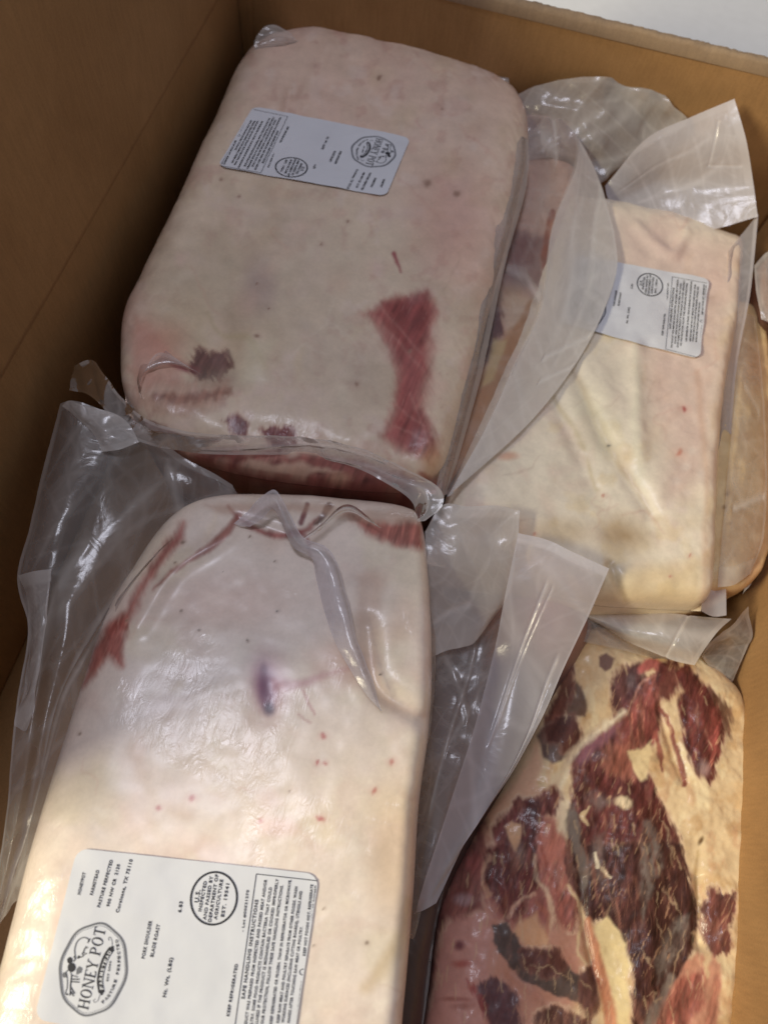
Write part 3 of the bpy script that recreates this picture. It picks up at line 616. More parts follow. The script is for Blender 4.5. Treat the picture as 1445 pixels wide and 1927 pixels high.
m1, t1 = slab('pork_cut', p1, [(385, 962), (450, 948), (560, 946), (650, 952), (740, 962), (788, 980)], [(788, 980), (798, 1060), (806, 1180), (808, 1300), (800, 1400), (784, 1520), (774, 1680), (764, 1800), (752, 1927), (735, 2140)],
    [(-60, 2190), (150, 2240), (500, 2240), (735, 2140)], [(385, 962), (318, 1000), (258, 1080), (205, 1170), (165, 1290), (120, 1430), (66, 1610), (18, 1800), (-20, 1927), (-60, 2190)],
    0.125, 0.034, 0.075, (.030, .012, .05, .035), paint1, M_SMOOTH, 2.3, bumps=[([(430, 1010), (330, 1075), (260, 1180)], 16, .0025), ([(575, 1010), (600, 985)], 16, -.004), ([(690, 1180), (710, 1290), (790, 1345)], 22, -.004), ([(450, 975), (560, 1010)], 12, -.002), ([(505, 1290), (506, 1330)], 26, -.0009)],
    rough=(.0014, .06), seed=11, base=(236, 220, 208))
label_on(p1, LQ, t1, .16, seed=2, wrinkle=.00018)

# 2 --- back left pack, lying higher, dim label upside down
p2 = thing('vacuum_pack', 'largest pink fat covered pork pack in shaded back left corner, with upside-down label', 'meat pack', (-0.1, 0.42, 0.0), GRP)
def paint2(P):
    P.mottle((226, 192, 176), 180, -.1, .4, .8, 31); P.poly([(480, 60), (960, 100), (1010, 560), (860, 560), (780, 420), (460, 220)], (228, 194, 180), 70, 30, 90, .5); P.mottle((196, 150, 138), 26, .25, .6, .35, 33); P.mottle((236, 216, 204), 34, .3, .6, .45, 35); P.mottle((206, 184, 160), 120, .05, .5, .6, 37); P.mottle((232, 208, 196), 50, .15, .6, .5, 41); P.mottle((214, 176, 162), 40, .25, .65, .4, 47)
    P.blob((420, 560), 190, 160, (206, 190, 166), .65); P.blob((640, 700), 130, 110, (208, 190, 172), .5); P.blob((400, 640), 150, 90, (214, 192, 158), .5); P.blob((560, 500), 120, 200, (214, 196, 176), .5); P.blob((300, 640), 60, 50, (206, 146, 126), .6); P.blob((850, 420), 90, 130, (214, 160, 146), .5)
    P.blob((490, 540), 40, 60, (176, 150, 150), .5); P.blob((450, 590), 50, 50, (190, 168, 150), .5)
    P.fatgrain(8, 110)
    P.poly([(695, 588), (740, 566), (800, 556), (818, 585), (806, 625), (802, 700), (790, 765), (818, 830), (806, 868), (768, 846), (722, 822), (748, 770), (757, 695), (726, 622)], (154, 72, 76), 15, 16, 22, .92, 1)
    P.poly([(745, 570), (800, 558), (812, 590), (795, 620), (800, 700), (770, 650)], (168, 80, 82), 6, 8, 14, .8, .6)
    P.grain = 1.0; P.fringe = 4.5
    P.poly([(690, 590), (735, 560), (800, 552), (822, 590), (806, 700), (795, 770), (822, 850), (770, 850), (722, 826), (752, 700), (722, 630)], (176, 100, 98), 14, 16, 26, .5, .6); P.poly([(720, 575), (800, 556), (806, 640), (770, 660)], (132, 54, 60), 9, 12, 18, .6, .8); P.poly([(745, 790), (795, 770), (815, 850), (770, 845)], (132, 56, 60), 9, 12, 18, .6, .8)
    for a, b in (((700, 590), (800, 700)), ((715, 580), (795, 665)), ((735, 760), (800, 800)), ((745, 800), (812, 835)), ((770, 740), (815, 850))): P.stroke([a, b], 3, (206, 150, 140), 4, 5, 20, .35)
    P.poly([(365, 655), (395, 662), (425, 660), (436, 690), (415, 712), (380, 712), (358, 700)], (110, 74, 72), 5, 8, 8, .9, 1); P.stroke([(428, 662), (440, 690)], 8, (120, 90, 84), 4, 4, 8, .7); P.stroke([(310, 680), (350, 696)], 6, (150, 74, 80), 3, 3, 8, .8)
    P.blob((410, 715), 60, 26, (150, 134, 120), .5); P.grain = 1.5
    P.poly([(262, 600), (300, 640), (350, 680), (340, 720), (280, 730), (245, 690)], (206, 148, 132), 14, 14, 20, .6); P.poly([(240, 690), (300, 700), (370, 725), (430, 725), (420, 760), (330, 775), (260, 770)], (188, 138, 120), 14, 16, 20, .55, .4); P.stroke([(390, 590), (420, 630), (470, 640), (500, 690)], [4, 10, 12, 5], (196, 178, 142), 6, 8, 16, .6)
    P.poly([(470, 640), (520, 640), (500, 715), (440, 716)], (226, 214, 186), 14, 12, 20, .6); P.poly([(440, 745), (560, 770), (600, 830), (470, 780)], (226, 206, 184), 14, 14, 20, .6); P.blob((350, 690), 34, 12, (150, 80, 84), .6, .4)
    P.stroke([(296, 748), (340, 752), (380, 750), (432, 736)], [14, 22, 18, 12], (150, 100, 84), 8, 10, 8, .75, .8); P.blob((350, 772), 50, 18, (184, 146, 124), .6)
    P.poly([(424, 792), (446, 780), (464, 795), (460, 818), (436, 818)], (116, 58, 62), 4, 6, 8, .95, .7); P.poly([(492, 810), (520, 800), (548, 808), (556, 835), (530, 850), (506, 836)], (124, 48, 54), 4, 8, 8, .95, .7)
    P.stroke([(250, 795), (300, 806), (340, 825), (410, 828)], [16, 18, 12, 8], (116, 54, 56), 4, 5, 10, .95, .6)
    P.fringe = 1.2; P.grain = .2
    P.poly([(300, 842), (420, 846), (560, 856), (700, 876), (790, 905), (780, 960), (600, 930), (420, 896)], (160, 88, 84), 8, 12, 24, .9, .8); P.poly([(470, 862), (560, 868), (640, 890), (560, 900), (480, 884)], (232, 200, 178), 8, 10, 14, .8, 0)
    for x, y, r, c in ((360, 850, 22, (216, 176, 160)), (420, 868, 18, (206, 160, 144)), (470, 876, 26, (226, 190, 170)), (560, 885, 22, (216, 176, 156)), (520, 868, 16, (128, 60, 62)), (640, 900, 26, (206, 164, 140)), (690, 905, 16, (110, 56, 56)), (600, 892, 12, (120, 60, 60)), (740, 920, 20, (200, 160, 140))): P.blob((x, y), r, r*.5, c, .85)
    P.stroke([(740, 478), (756, 512)], [9, 3], (158, 64, 78), 3, 3, 8, .9); P.poly([(790, 890), (826, 900), (826, 935), (800, 925)], (150, 76, 80), 5, 6, 10, .9, .6); P.blob((810, 870), 26, 40, (206, 160, 120), .6)
    P.fringe = 3; P.grain = 1; P.marble((206, 150, 140), .5, 12, 3, 3.5, .5)
    P.specks([(484, 632, 5), (506, 580, 3), (484, 534, 3), (415, 338, 4), (450, 370, 4), (654, 416, 4), (670, 722, 5), (605, 460, 4), (714, 146, 6), (832, 205, 3), (860, 365, 8), (805, 345, 10), (770, 660, 3)], (150, 116, 100), .7)
m2, t2 = slab('pork_cut', p2, [(486, 118), (540, 92), (600, 84), (700, 92), (780, 112), (870, 150), (955, 190)], [(955, 190), (986, 250), (984, 330), (952, 480), (914, 610), (880, 750), (846, 860), (826, 930)],
    [(238, 775), (300, 846), (400, 882), (500, 904), (600, 918), (700, 928), (826, 932)], [(486, 118), (444, 170), (405, 255), (335, 415), (268, 552), (240, 612), (234, 690), (238, 775)],
    0.130, 0.036, 0.125, (.06, .03, .045, .035), paint2, M_DULL, 2.4, bumps=[([(545, 175), (540, 210)], 8, .0025), ([(400, 660), (420, 700)], 34, -.0025), ([(330, 730), (420, 760)], 30, -.0015), ([(440, 800), (530, 828)], 26, -.0015), ([(470, 600), (480, 680)], 40, .003), ([(770, 580), (775, 840)], 30, -.003), ([(620, 90), (560, 200)], 12, .002)],
    rough=(.0030, .06), seed=23, wrk=1.1, base=(228, 208, 186))
label_on(p2, [(772, 262), (726, 372), (410, 316), (478, 202)], t2, .166, seed=5, wrinkle=.0005)

# 3 --- right pack under the tall clear flap
p3 = thing('vacuum_pack', 'cream pork pack on the right with creased fat and label under the tall clear flap', 'meat pack', (0.15, 0.36, 0.0), GRP)
def paint3(P):
    P.mottle((244, 232, 212), 120, .0, .5, .7, 51); P.mottle((238, 212, 198), 90, .1, .5, .5, 57); P.mottle((236, 214, 172), 50, .15, .55, .5, 61); P.mottle((246, 236, 214), 30, .2, .6, .5, 63)
    P.poly([(1160, 400), (1385, 460), (1370, 640), (1335, 900), (1260, 950), (1230, 820), (1200, 640), (1150, 560)], (226, 196, 186), 40, 20, 60, .7)
    P.fatgrain(9, 90)
    P.blob((1180, 1010), 70, 55, (168, 138, 98), .9, .4, 14, 40, -.2); P.blob((1060, 1000), 60, 30, (200, 172, 130), .5); P.blob((940, 1010), 90, 60, (206, 160, 110), .6)
    P.stroke([(1075, 690), (1110, 760), (1145, 840), (1185, 900), (1225, 965)], [6, 12, 14, 10, 4], (182, 156, 122), 8, 5, 20, .7); P.stroke([(1040, 745), (1090, 830), (1120, 920)], [5, 9, 5], (196, 176, 130), 7, 5, 16, .7)
    P.stroke([(1195, 650), (1196, 760), (1196, 860), (1215, 930)], [8, 14, 20, 6], (238, 230, 208), 8, 8, 18, .7); P.blob((1120, 800), 50, 90, (236, 230, 200), .5, -.4)
    P.poly([(1110, 1080), (1320, 1050), (1320, 1152), (1130, 1140)], (232, 208, 160), 20, 12, 40, .6); P.stroke([(1150, 1060), (1180, 1138)], [12, 5], (180, 150, 104), 8, 6, 16, .6)
    for x, y in ((1290, 880), (1270, 905), (1292, 930), (1262, 950), (1320, 895), (1285, 960), (1300, 850)): P.blob((x, y), 12, 10, (240, 224, 212), .6)
    P.specks([(1287, 770, 7)], (170, 70, 70), .9); P.specks([(1278, 852, 8), (1134, 932, 4), (1297, 1046, 4), (1260, 1085, 4), (1005, 1005, 4)], (206, 140, 120), .7); P.blob((955, 858), 26, 9, (220, 150, 116), .6); P.specks([(1144, 838, 4)], (90, 90, 80))
    P.stroke([(1310, 700), (1330, 900), (1322, 1130)], 10, (206, 160, 130), 8, 6, 30, .4)
m3, t3 = slab('pork_cut', p3, [(1050, 385), (1140, 396), (1200, 409), (1270, 424), (1330, 452), (1382, 468)], [(1382, 468), (1374, 560), (1368, 640), (1345, 760), (1332, 900), (1328, 1000), (1324, 1100), (1318, 1150)],
    [(800, 1060), (950, 1098), (1100, 1136), (1200, 1145), (1318, 1150)], [(1050, 385), (980, 560), (900, 760), (850, 900), (800, 1060)],
    0.100, 0.030, 0.08, (.035, .016, .03, .03), paint3, M_FAT, 2.4, bumps=[([(1075, 690), (1145, 840), (1225, 965)], 15, -.0032), ([(1110, 690), (1190, 840), (1260, 950)], 40, .0030), ([(1040, 745), (1120, 920)], 16, -.0024), ([(1195, 650), (1200, 860)], 16, .0024), ([(1180, 1010), (1185, 1012)], 50, -.004), ([(1200, 430), (1260, 480), (1290, 440)], 12, .003), ([(1150, 1060), (1180, 1138)], 10, -.003)],
    rough=(.0026, .04), seed=35, base=(246, 234, 214))
label_on(p3, [(1052, 610), (1080, 482), (1331, 528), (1313, 679)], t3, .13, seed=8, wrinkle=.0008)

# 4 --- bottom right pack: raw dark lean
p4 = thing('vacuum_pack', 'raw dark red marbled pork shoulder pack against the lit right box side', 'meat pack', (0.18, 0.06, 0.0), GRP)
def paint4(P):
    P.grow = 7.5; P.rim = .8; P.fringe = 3.5
    fat = (230, 208, 164); gray = (122, 104, 99); mus = (104, 48, 45); dk = (78, 42, 39); whi = (238, 224, 196)
    P.mottle((216, 180, 132), 60, .0, .5, .7, 71); P.mottle((240, 224, 186), 30, .1, .5, .7, 75, 2); P.mottle((196, 156, 108), 42, .05, .5, .6, 77); P.mottle((210, 164, 128), 22, .2, .6, .5, 79, 2)
    P.poly(B_([(40, 560), (230, 200), (400, 40), (560, -90), (640, -40), (700, 60), (770, 400), (780, 760), (520, 1300), (0, 1300)]), (186, 126, 116), 16, 12, 24, .8); P.poly(B_([(300, 300), (420, 100), (560, 0), (690, 120), (720, 420), (600, 520), (430, 500), (330, 420)]), (146, 76, 72), 10, 14, 16, .75, .4)
    P.poly(A_([(20, 1050), (100, 980), (240, 800), (330, 650), (340, 800), (300, 960), (120, 1110)]), (222, 176, 148), 10, 8, 20, .8)
    P.poly(B_([(40, 963), (80, 800), (130, 480), (280, 420), (345, 480), (340, 760), (300, 800), (320, 963), (200, 1300), (40, 1300)]), (198, 148, 138), 12, 10, 20, .85); 
    P.poly(B_([(40, 340), (70, 330), (200, 200), (262, 140), (300, 60), (310, 300), (285, 430), (130, 490), (80, 440)]), (124, 66, 64), 10, 10, 18, .85, .5)
    P.blob(B_([(225, 400)])[0], 22, 14, (166, 140, 142), .8); P.blob(B_([(270, 240)])[0], 18, 26, (176, 96, 92), .7); P.blob(B_([(200, 605)])[0], 13, 11, (112, 62, 72), .9); P.blob(B_([(215, 690)])[0], 22, 10, (170, 92, 84), .8); P.blob(B_([(190, 850)])[0], 34, 6, (150, 90, 80), .7); P.blob(B_([(220, 880)])[0], 26, 8, (150, 96, 84), .6)
    P.poly(B_([(20, 1300), (20, 963), (60, 800), (110, 480), (90, 400), (60, 500), (0, 900)]), (112, 56, 54), 8, 6, 16, .8, .5)
    P.poly(B_([(690, 60), (700, 20), (760, -60), (1000, -100), (1100, -20), (1190, 150), (1250, 400), (1275, 520), (1210, 700), (1140, 850), (1100, 963), (1060, 1300), (990, 1300), (1005, 963), (1000, 700), (945, 570), (885, 480), (790, 475), (765, 400), (740, 250), (690, 150)]), dk, 4, 8, 12, 1, 1)
    P.poly(A_([(525, 840), (530, 740), (620, 650), (770, 530), (800, 480), (830, 400), (900, 330), (970, 300), (960, 440), (945, 560), (960, 640), (905, 655), (850, 700), (830, 830), (930, 870), (970, 1010), (1060, 1170), (600, 1180), (540, 1060), (560, 1010), (530, 930)]), mus, 4, 8, 12, 1, .9)
    P.stroke(A_([(545, 760), (640, 655), (770, 555)]), [18, 26, 12], (150, 100, 116), 8, 5, 14, .8, .3)
    P.poly(A_([(742, 320), (795, 262), (865, 236), (880, 330), (840, 410), (772, 505), (742, 440)]), (94, 50, 54), 5, 6, 10, .95, .8); P.blob(A_([(830, 320)])[0], 12, 16, (140, 118, 124), .7)
    P.stroke(A_([(880, 262), (950, 225), (995, 255)]), [14, 22, 18], (184, 92, 88), 5, 5, 10, .95, .4); P.stroke(A_([(840, 440), (880, 340), (980, 285)]), [4, 6, 4], (214, 150, 134), 3, 3, 8, .8)
    P.poly(A_([(790, 570), (835, 480), (955, 320), (958, 560), (955, 640), (880, 650), (820, 690)]), (138, 64, 58), 7, 8, 10, .85, .9)
    P.poly(A_([(690, 760), (720, 680), (800, 690), (835, 835), (770, 800), (720, 800)]), (160, 92, 74), 7, 8, 10, .75, .6)
    for a in ([(835, 500), (820, 660)], [(900, 480), (890, 640)], [(870, 560), (860, 690)]): P.stroke(A_(a), 3, (204, 120, 96), 2, 3, 8, .7)
    P.poly(A_([(1005, 240), (1065, 228), (1062, 330), (1020, 405), (978, 372), (985, 300)]), (104, 48, 44), 5, 5, 10, .95, .7)
    P.poly(A_([(1085, 275), (1130, 258), (1200, 345), (1288, 430), (1312, 560), (1302, 700), (1262, 780), (1262, 855), (1200, 805), (1150, 720), (1130, 560), (1108, 450), (1122, 380)]), (108, 48, 43), 4, 8, 12, 1, 1); P.poly(A_([(1270, 480), (1312, 540), (1302, 700), (1265, 770), (1250, 640)]), (158, 74, 66), 8, 6, 12, .7)
    P.blob(A_([(1222, 800)])[0], 16, 19, (160, 128, 126), .85)
    P.poly(A_([(1245, 365), (1300, 395), (1368, 470), (1372, 640), (1330, 550), (1290, 450)]), (104, 68, 52), 5, 6, 12, .9, .4)
    P.stroke(A_([(975, 462), (1030, 540), (1070, 680), (1098, 780), (1118, 880)]), [5, 10, 9, 13, 10], (136, 64, 52), 3, 4, 8, .95, .5); P.stroke(A_([(955, 600), (985, 720), (1000, 805)]), [8, 10, 5], (150, 76, 62), 3, 4, 8, .9, .5)
    P.poly(A_([(808, 705), (880, 690), (942, 640), (930, 740), (922, 858), (880, 872), (842, 805)]), (226, 204, 160), 4, 5, 10, .95, 0); P.blob(A_([(955, 745)])[0], 11, 10, (150, 126, 100), .6)
    P.poly(A_([(470, 370), (520, 310), (565, 350), (588, 450), (580, 520), (520, 515), (470, 505), (430, 520), (380, 560), (400, 470)]), (112, 86, 74), 4, 5, 12, .95, .2); P.poly(A_([(380, 540), (440, 430), (500, 220), (500, 330), (430, 520)]), (110, 62, 50), 4, 4, 12, .9, .5)
    P.poly(A_([(322, 620), (380, 545), (480, 515), (545, 555), (548, 640), (490, 730), (410, 780), (355, 740)]), (110, 90, 83), 4, 5, 12, 1, .15); P.poly(A_([(370, 590), (420, 540), (510, 525), (540, 590), (540, 670), (470, 690), (460, 630), (390, 640)]), (92, 54, 50), 4, 6, 10, .9, .5)
    P.poly(A_([(650, 190), (700, 165), (735, 195), (725, 250), (690, 270), (655, 245)]), (124, 96, 92), 3, 4, 10, .95)
    P.stroke(A_([(790, 495), (700, 560), (620, 615), (540, 690), (480, 770), (430, 890), (450, 1030), (460, 1150)]), [8, 16, 14, 14, 18, 22, 26, 18], whi, 7, 8, 12, .8, 0)
    P.poly(A_([(100, 1130), (200, 1010), (320, 985), (400, 918), (432, 965), (400, 1030), (330, 1050), (320, 1170), (100, 1190)]), (108, 48, 48), 5, 8, 12, .95, .8)
    P.poly(A_([(590, 930), (640, 900), (700, 955), (780, 930), (770, 985), (750, 1010), (690, 1010), (640, 1060), (592, 1000)]), gray, 5, 8, 10, .9, .1)
    P.blob(A_([(790, 985)])[0], 17, 12, (222, 198, 160), 1, .3, 5, 8, .5); P.stroke(A_([(598, 1005), (570, 1060), (590, 1110)]), [4, 12, 4], (216, 190, 150), 3, 5, 8, .95, 0); P.poly(A_([(470, 1080), (520, 985), (540, 1060), (530, 1170), (480, 1170)]), (108, 92, 86), 5, 5, 10, .8)
    P.poly(B_([(335, 190), (420, 150), (470, 0), (470, -40), (560, -40), (550, 180), (545, 330), (480, 440), (420, 485), (370, 390), (330, 290)]), (108, 50, 48), 5, 9, 12, .95, .9)
    P.poly(B_([(410, 70), (440, 45), (480, 60), (478, 130), (470, 190), (440, 160), (425, 120)]), (222, 178, 140), 4, 5, 10, .95, 0); P.blob(B_([(480, 200)])[0], 16, 30, (150, 128, 122), .7); P.stroke(B_([(340, 200), (310, 300), (330, 380)]), [8, 10, 8], (206, 160, 128), 4, 8, 8, .7)
    P.poly(B_([(552, 60), (620, 40), (680, 130), (692, 330), (725, 420), (705, 535), (660, 480), (610, 350), (560, 300)]), (186, 116, 102), 5, 8, 12, .9, .4); P.poly(B_([(650, 400), (700, 380), (725, 440), (708, 530), (665, 500)]), (146, 76, 66), 5, 6, 10, .85, .8); P.stroke(B_([(570, 120), (600, 260), (660, 380)]), 6, (160, 84, 70), 3, 6, 10, .7); P.stroke(B_([(545, 200), (550, 300), (600, 360), (620, 480), (590, 600)]), [5, 7, 10, 12, 6], (226, 190, 158), 4, 5, 10, .85)
    P.stroke(B_([(420, 480), (480, 400), (540, 380)]), 7, (214, 170, 140), 4, 6, 10, .7); P.stroke(B_([(560, 420), (605, 470), (600, 560)]), 9, (176, 108, 90), 4, 6, 10, .8)
    P.poly(B_([(440, 560), (480, 490), (560, 460), (600, 600), (520, 625)]), (224, 178, 138), 6, 8, 14, .8, 0)
    P.stroke(B_([(718, 20), (735, 150), (765, 260), (752, 390)]), [18, 20, 20, 10], (126, 114, 108), 4, 6, 12, .9, .1); P.stroke(B_([(700, 150), (702, 260), (742, 390)]), [14, 18, 8], (92, 52, 48), 3, 5, 10, .9, .6)
    P.poly(B_([(810, 100), (852, 90), (862, 200), (892, 340), (840, 355), (790, 310), (778, 220)]), gray, 4, 8, 10, .85, .1); P.stroke(B_([(815, 185), (830, 250)]), [4, 9], (232, 218, 190), 2, 3, 6, .95); P.stroke(B_([(850, 260), (885, 300)]), [8, 4], (226, 206, 172), 2, 3, 6, .9)
    P.poly(B_([(1040, 40), (1080, 20), (1112, 150), (1142, 250), (1095, 310), (1060, 420), (1022, 545), (1012, 350), (1006, 150)]), (146, 136, 130), 4, 8, 12, .9, .1)
    P.poly(B_([(1180, 490), (1250, 460), (1245, 560), (1195, 665), (1160, 730), (1105, 790), (1088, 660), (1120, 580)]), (146, 136, 128), 5, 8, 10, .85, .1); P.stroke(B_([(1165, 750), (1095, 900), (1050, 990)]), [14, 24, 26], (140, 128, 120), 5, 6, 12, .85, .1)
    for l in ([(1110, 0), (1150, 120), (1172, 245)], [(1125, 345), (1185, 430), (1205, 495)], [(1095, 480), (1120, 540), (1132, 600)], [(1035, 635), (1085, 700)], [(1060, 840), (1095, 815), (1085, 860), (1130, 850)], [(1230, 540), (1160, 790)]): P.stroke(B_(l), [1.5, 4, 1.5], (184, 156, 126), 2.2, 9, 10, .7, 0)
    P.stroke(B_([(700, 340), (740, 410), (760, 500), (740, 640), (810, 710)]), [5, 9, 8, 5, 3], (222, 196, 156), 3, 5, 8, .9, 0)
    P.poly(B_([(1320, 430), (1350, 360), (1385, 390), (1425, 385), (1412, 625), (1335, 645), (1312, 540)]), (112, 54, 48), 4, 10, 8, .95, .9)
    P.poly(B_([(1210, 700), (1290, 620), (1385, 690), (1380, 963), (1360, 1300), (1060, 1300), (1110, 963), (1175, 800)]), (198, 138, 116), 6, 10, 16, .9, .2); P.poly(B_([(1195, 790), (1300, 730), (1290, 860), (1200, 970), (1180, 1300), (1090, 1300), (1120, 963)]), (158, 80, 66), 8, 10, 14, .85, .8); P.stroke(B_([(1270, 560), (1320, 640), (1330, 760)]), [10, 16, 6], (226, 200, 160), 5, 8, 10, .8, 0); P.stroke(B_([(1370, 760), (1330, 1000)]), 16, (176, 108, 88), 6, 6, 12, .7, .5)
    P.blob(B_([(1298, 132)])[0], 5, 11, (104, 76, 44), .95, .3); P.stroke(B_([(1280, 180), (1275, 330), (1290, 480)]), [3, 8, 3], (180, 152, 104), 4, 5, 12, .7)
    P.poly(B_([(352, 515), (420, 498), (462, 575), (492, 628), (640, 638), (690, 690), (745, 745), (812, 695), (828, 860), (795, 935), (740, 865), (640, 835), (560, 795), (490, 765), (390, 650), (355, 585)]), (96, 80, 75), 3.5, 7, 10, 1, .2); P.poly(B_([(500, 640), (650, 642), (672, 700), (600, 735), (520, 705)]), (92, 54, 50), 4, 7, 10, .9, .5); P.poly(B_([(770, 740), (815, 700), (828, 860), (795, 930), (770, 860)]), (96, 60, 56), 4, 6, 10, .85, .5)
    for l in ([(520, 690), (640, 720), (720, 780)], [(630, 740), (640, 820)], [(560, 680), (540, 760)], [(700, 700), (690, 760)], [(740, 760), (800, 820)], [(480, 640), (520, 720)]): P.stroke(B_(l), [1.5, 4, 1.5], (184, 156, 126), 2.2, 10, 10, .7, 0)
    P.poly(B_([(822, 520), (872, 470), (942, 580), (978, 690), (960, 745), (978, 963), (985, 1300), (920, 1300), (900, 963), (860, 760), (830, 640)]), (228, 206, 158), 4, 8, 12, 1, 0); P.stroke(B_([(785, 490), (820, 640), (858, 800), (892, 963), (900, 1300)]), [10, 20, 24, 24, 24], (202, 132, 96), 5, 5, 12, .95, .3); P.stroke(B_([(770, 500), (800, 640), (840, 800)]), [4, 5, 4], (150, 80, 62), 3, 4, 8, .8)
    P.poly(B_([(285, 795), (340, 758), (432, 782), (472, 860), (490, 963), (480, 1300), (360, 1300), (335, 963), (300, 880)]), (104, 72, 76), 4, 7, 10, 1, .3); P.poly(B_([(235, 760), (285, 790), (330, 900), (345, 963), (300, 900)]), (160, 78, 74), 4, 5, 10, .9, .3); P.stroke(B_([(320, 790), (400, 880), (410, 1000)]), [14, 22, 20], (100, 64, 70), 6, 5, 10, .6)
    P.poly(B_([(560, 930), (640, 898), (735, 940), (800, 1000), (760, 1300), (600, 1300)]), (104, 66, 58), 4, 8, 10, .95, .6); P.poly(B_([(740, 950), (790, 935), (810, 990)]), (110, 70, 60), 3, 4, 8, .9)
    w = (.16*np.clip(P.lean*1.4, 0, 1))[:, None]; P.C = P.C*(1-w)+w*(P.C@np.array([.35, .45, .2]))[:, None]
    P.grow = 0; P.marble((196, 156, 126), .65, 11, 8, 2.6, .42); P.marble((140, 96, 84), .6, 16, 18, 3.2, .2, -.3); P.marble((70, 40, 38), .5, 13, 28, 3.2, .3, .6)
    for k in range(130):
        a = hash2(np.array([k]), np.array([3]), 5)[0]; b = hash2(np.array([k]), np.array([9]), 7)[0]; x, y = 820+a*520, 1230+b*690
        P.stroke([(x, y), (x+10*(a-.3), y+14+20*b)], [1.5, 3, 1], (214, 186, 150), 2, 6, 8, .5, None, 8)
m4, t4 = slab('pork_cut', p4, [(1062, 1200), (1110, 1186), (1170, 1200), (1240, 1215), (1300, 1240), (1362, 1300)], [(1362, 1300), (1374, 1380), (1377, 1480), (1373, 1620), (1362, 1800), (1350, 1960), (1330, 2180)],
    [(740, 2180), (900, 2220), (1150, 2220), (1330, 2180)], [(1062, 1200), (1010, 1330), (945, 1470), (880, 1580), (836, 1670), (818, 1740), (806, 1850), (792, 1940), (740, 2180)],
    0.034, 0.036, 0.033, (.03, .014, .05, .03), paint4, M_LEAN, 2.0, bumps=[(A_([(970, 300), (900, 480), (700, 720)]), 30, .004), (A_([(790, 500), (560, 680), (450, 900)]), 14, -.0035), (A_([(1200, 500), (1230, 760)]), 30, .003), (A_([(980, 470), (1110, 860)]), 9, -.0025), (B_([(1000, 0), (1000, 900)]), 40, .004), (B_([(760, 300), (770, 500), (820, 760)]), 8, -.003), (B_([(420, 560), (640, 740), (800, 860)]), 22, .0025), (B_([(440, 740), (640, 900)]), 12, -.002), (A_([(440, 640), (450, 650)]), 22, .003), (B_([(1290, 300), (1290, 600)]), 12, -.004)],
    rough=(.0032, .025), seed=43, base=(226, 202, 164))

# 5 --- far right pack behind the seam of the third
p5 = thing('vacuum_pack', 'narrow glimpse of tan pork pack between the clear seam and the right box side', 'meat pack', (0.25, 0.38, 0.0), GRP)
def paint5(P):
    P.mottle((216, 184, 140), 70, .0, .5, .8, 81); P.mottle((238, 218, 176), 40, .1, .5, .7, 85); P.stroke([(1445, 760), (1440, 1000), (1405, 1085)], 18, (196, 146, 106), 10, 6, 20, .5); P.stroke([(1340, 1118), (1400, 1105), (1430, 1060)], 14, (196, 140, 104), 8, 6, 16, .5)
    P.blob((1415, 690), 40, 60, (206, 160, 120), .6); P.specks([(1367, 930, 5), (1362, 955, 5), (1372, 985, 4)], (150, 120, 84))
    for k in range(26):
        a = hash2(np.array([k]), np.array([1]), 3)[0]; b = hash2(np.array([k]), np.array([2]), 3)[0]; P.blob((1390+a*46, 780+b*260), 7, 6+5*a, (240, 218, 176), .6)
m5, t5 = slab('pork_cut', p5, [(1290, 600), (1340, 580), (1395, 585), (1425, 620)], [(1425, 620), (1440, 760), (1446, 900), (1440, 1010), (1418, 1085)], [(1260, 1130), (1330, 1128), (1385, 1118), (1418, 1085)], [(1290, 600), (1280, 800), (1270, 1000), (1260, 1130)],
    0.090, 0.020, 0.085, (.02, .016, .016, .02), paint5, M_FAT, 2.4, rough=(.0018, .02), seed=51, base=(226, 200, 154))

# 6 --- lower pack between the front two
p6 = thing('vacuum_pack', 'brownish pork pack lying deepest in the gap between the two front packs', 'meat pack', (0.06, 0.13, 0.0), GRP)
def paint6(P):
    P.mottle((112, 80, 72), 80, -.1, .4, .9, 91); P.mottle((90, 56, 54), 60, .1, .5, .8, 97); P.poly([(700, 1560), (900, 1560), (860, 2100), (600, 2100)], (74, 58, 52), 60, 10, 30, .8)  # last dark wash paints the shade of the deep gap onto the near end
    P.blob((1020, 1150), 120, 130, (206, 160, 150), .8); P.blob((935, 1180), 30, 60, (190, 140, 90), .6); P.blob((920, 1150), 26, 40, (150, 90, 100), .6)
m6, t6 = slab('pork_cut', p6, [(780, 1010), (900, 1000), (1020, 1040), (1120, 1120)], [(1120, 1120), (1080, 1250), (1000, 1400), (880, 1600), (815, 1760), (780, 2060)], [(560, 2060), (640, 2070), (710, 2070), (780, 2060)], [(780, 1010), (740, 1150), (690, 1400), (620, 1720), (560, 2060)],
    0.030, 0.028, 0.028, (.03, .03, .03, .03), paint6, M_DULL, 3.2, bumps=[([(1010, 1120), (1030, 1200)], 90, .030)], rough=(.003, .05), seed=61, base=(96, 72, 64))

